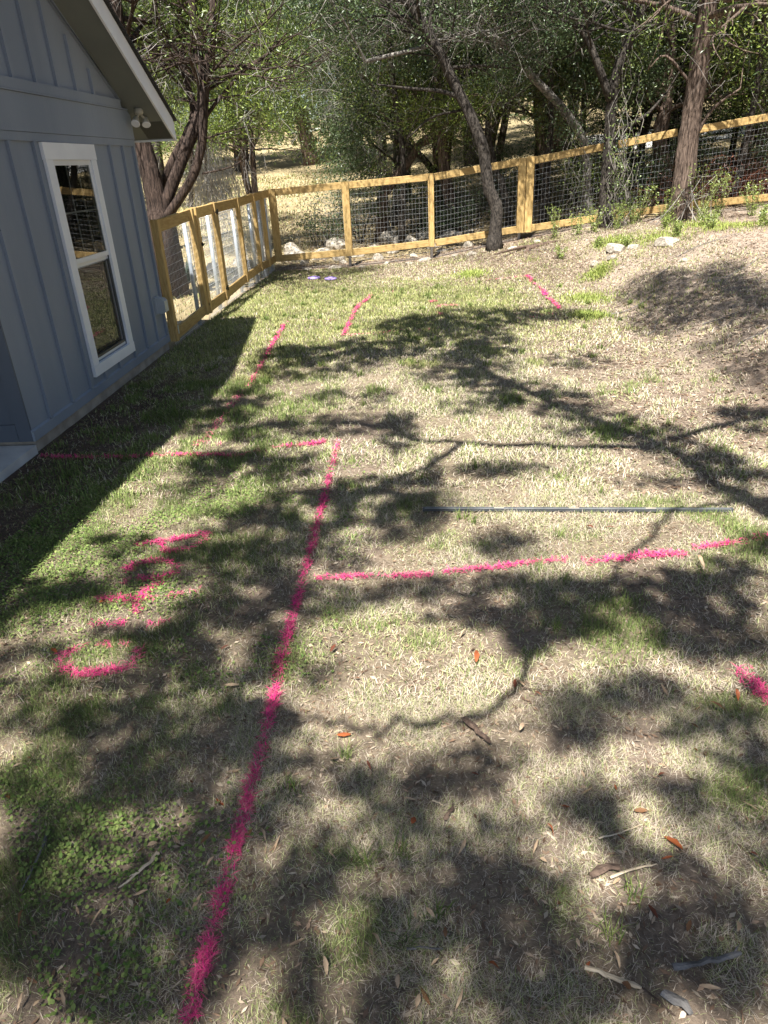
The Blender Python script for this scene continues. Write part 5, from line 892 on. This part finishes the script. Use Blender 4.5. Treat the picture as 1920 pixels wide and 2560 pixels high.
# thin upright sapling behind
# pale drive beyond the wood at right
gx = np.linspace(7, 40, 40); gy0, gy1 = 27.0, 33.0
V = []; F = []
for i, xx in enumerate(gx):
    for yy in (gy0 + .15 * xx, gy1 + .15 * xx): V.append((xx, yy, gz1(xx, yy) + .03))
for i in range(len(gx) - 1): F.append((2 * i, 2 * i + 2, 2 * i + 3, 2 * i + 1))
material('pale_gravel', (.52, .50, .46, 1), (.66, .64, .60, 1), 6, rough=.95, bump=.4, bscale=40)
tag(np_obj('gravel_drive', V, F, 'pale_gravel'), kind='structure')

# ------------------------------------------------------------------ oaks over the lawn, behind and beside the camera: their limbs and leaf clumps shade the grass
def lift(x, y, z): return Vector((x - .14 * z, y - .55 * z, z))
over = [empty('oak_tree', (4.5, .2, gz1(4.5, .2))), empty('oak_tree', (1.5, -3.6, 0))]
tag(over[0], 'tall oak at the right of the lawn whose limbs shade the grass', 'tree', 'oaks'); tag(over[1], 'tall oak behind the viewpoint whose limbs shade the grass', 'tree', 'oaks')
rnd = random.Random(90)
trunkA = MB().tube([(0, 0, -.1), (.05, .0, .6), (-.05, .05, 2.2), (-.2, .0, 4.0), (-.4, -.2, 5.6), (-.5, -.3, 7.5)], [.30, .22, .20, .18, .15, .08], 12, True, .15).build('trunk', 'bark_oak', over[0], True)
trunkB = MB().tube([(0, 0, -.1), (.0, .05, .6), (-.1, .1, 2.2), (-.2, .35, 4.0), (-.3, .7, 5.8), (-.3, 1.0, 8.0)], [.30, .22, .20, .18, .14, .07], 12, True, .15).build('trunk', 'bark_oak', over[1], True)
limbs = [MB(), MB()]; nodes = [[], []]
for pts, z, r0, r1 in LIMBS:
    n_ = len(pts); k = 0; s = smooth_line([tuple(lift(p[0], p[1], z)) for p in pts], 4); P = [Vector(p) + Vector((rnd.gauss(0, .012), 0, rnd.gauss(0, .03))) for p in s]
    limbs[k].tube([p - over[k].location for p in P], [r0 + (r1 - r0) * i / (len(P) - 1) for i in range(len(P))], 7, True, .15); nodes[k] += P
for k, (hub) in enumerate((Vector((4.1, -.0, 5.6)), Vector((1.2, -2.9, 5.8)))): nodes[k].append(hub)
# main limb joining the right trunk to the traced limbs
for pts, z, r0, r1 in (LIMBS[0], LIMBS[3], LIMBS[5]):
    e = lift(pts[0][0], pts[0][1], z); h = Vector((4.15, .0, 4.6)); limbs[0].tube([p - over[0].location for p in (h, h.lerp(e, .5) + Vector((.15, .1, .25)), e)], [r0 * 1.5, r0 * 1.2, r0], 7)
LV_ = [[], []]
for (bx0, by0, rx, ry, dn) in SHADE:  # clumps for the nearest ground also stand in for the viewer's cast shadow
    z = rnd.uniform(5.6, 7.6); c = lift(bx0, by0, z); k = 1 if by0 < 2.3 else 0
    nl = int(3.1416 * rx * ry * dn * 9.0 / .00085) + 80
    fk = 1.5 if by0 < 2.4 else 1.32; rx, ry = rx * fk, ry * fk
    if bx0 > 2.9: rx, ry = rx * 1.4, ry * 1.4
    a = rng.uniform(0, 2 * np.pi, nl); q_ = np.sqrt(rng.random(nl)) * (1 + .18 * rng.normal(size=nl)); jz = rng.normal(0, 1, nl) * min(.3, .35 * ry + .03)
    wx = rx * q_ * np.cos(a); wy = ry * q_ * np.sin(a); n1 = fnoise(bx0 + wx + .12 * wy, by0 + wy, 8.5, 3); kp = rng.random(nl) < (.55 if bx0 > 2.9 else .30 if by0 < 2.4 else .10) + 1.2 * sstep(.40, .54, n1)
    P = np.column_stack([c.x + wx - .14 * jz, c.y + wy - .55 * jz, c.z + jz])[kp]; LV_[k].append(P - np.array(over[k].location))
    nd = min(nodes[k], key=lambda p: (p - c).length); mid = nd.lerp(c, .55) + Vector((rnd.gauss(0, .08), rnd.gauss(0, .08), .12)); L0 = over[k].location
    r = .007 + .002 * (c - nd).length; limbs[k].tube([nd - L0, mid - L0, c - L0], [r, r * .7, r * .3], 5, False); nodes[k].append(mid)
    for q2 in range(4):
        an = rnd.uniform(0, 6.28); e = c + Vector((math.cos(an) * rx, math.sin(an) * ry, rnd.uniform(-.1, .1))) * rnd.uniform(.7, 1.25); limbs[k].tube([c - L0, c.lerp(e, .5) - L0 + Vector((rnd.gauss(0, .03), rnd.gauss(0, .03), .02)), e - L0], [.010, .008, .004], 4, False)
for k in (0, 1):
    limbs[k].build('limbs', 'bark_oak', over[k], True); P = np.concatenate(LV_[k]); n = len(P)
    V, F, c = leaves(P, rng.uniform(.045, .075, n), rng.uniform(.024, .038, n), mixcol(OAK1, OAK2, rng.random(n))); np_obj('crown', V, F, 'foliage', over[k], col=c)

# ------------------------------------------------------------------ a label of its own for each fallen leaf
marks = [('painted letter P', -1.75, 3.6), ('painted letter T', -1.8, 3.0), ('painted letter O', -1.75, 2.55), ('silver bar', .93, 3.85), ('right pink blob', 1.55, 2.35), ('thick branch piece at lower right', .78, 1.25), ('straight grey stick at bottom right', .85, 1.06), ('bottom edge centre', .1, .98), ('dark bark piece', .29, 1.68),
         ('curled tan dry blade', -.72, 1.25), ('slender grey stick at left', -1.05, 1.22), ('bottom left corner', -1.1, 1.02), ('pale straw piece', .17, 1.4), ('junction of the pink lines', -.57, 3.1), ('left edge', -1.6, 1.9)]
ordn = ['', 'second ', 'third ', 'fourth ', 'fifth ', 'sixth ', 'seventh ', 'eighth ', 'ninth ', 'tenth ', 'eleventh ', 'twelfth ']
bucket = {}
for o, k in leaf_objs:
    m_ = min(marks, key=lambda q_: (q_[1] - o.location.x) ** 2 + (q_[2] - o.location.y) ** 2); d = math.hypot(m_[1] - o.location.x, m_[2] - o.location.y); bucket.setdefault((m_[0], k), []).append((d, o))
cn = {'o': 'orange brown', 'p': 'pale tan', 'r': 'reddish brown', 'b': 'dull brown'}
for (m_, k), lst in bucket.items():
    for i, (d, o) in enumerate(sorted(lst, key=lambda q_: q_[0])): tag(o, '%s fallen leaf %snearest to the %s' % (cn[k], ordn[i], m_), 'leaf', LL[k][1])
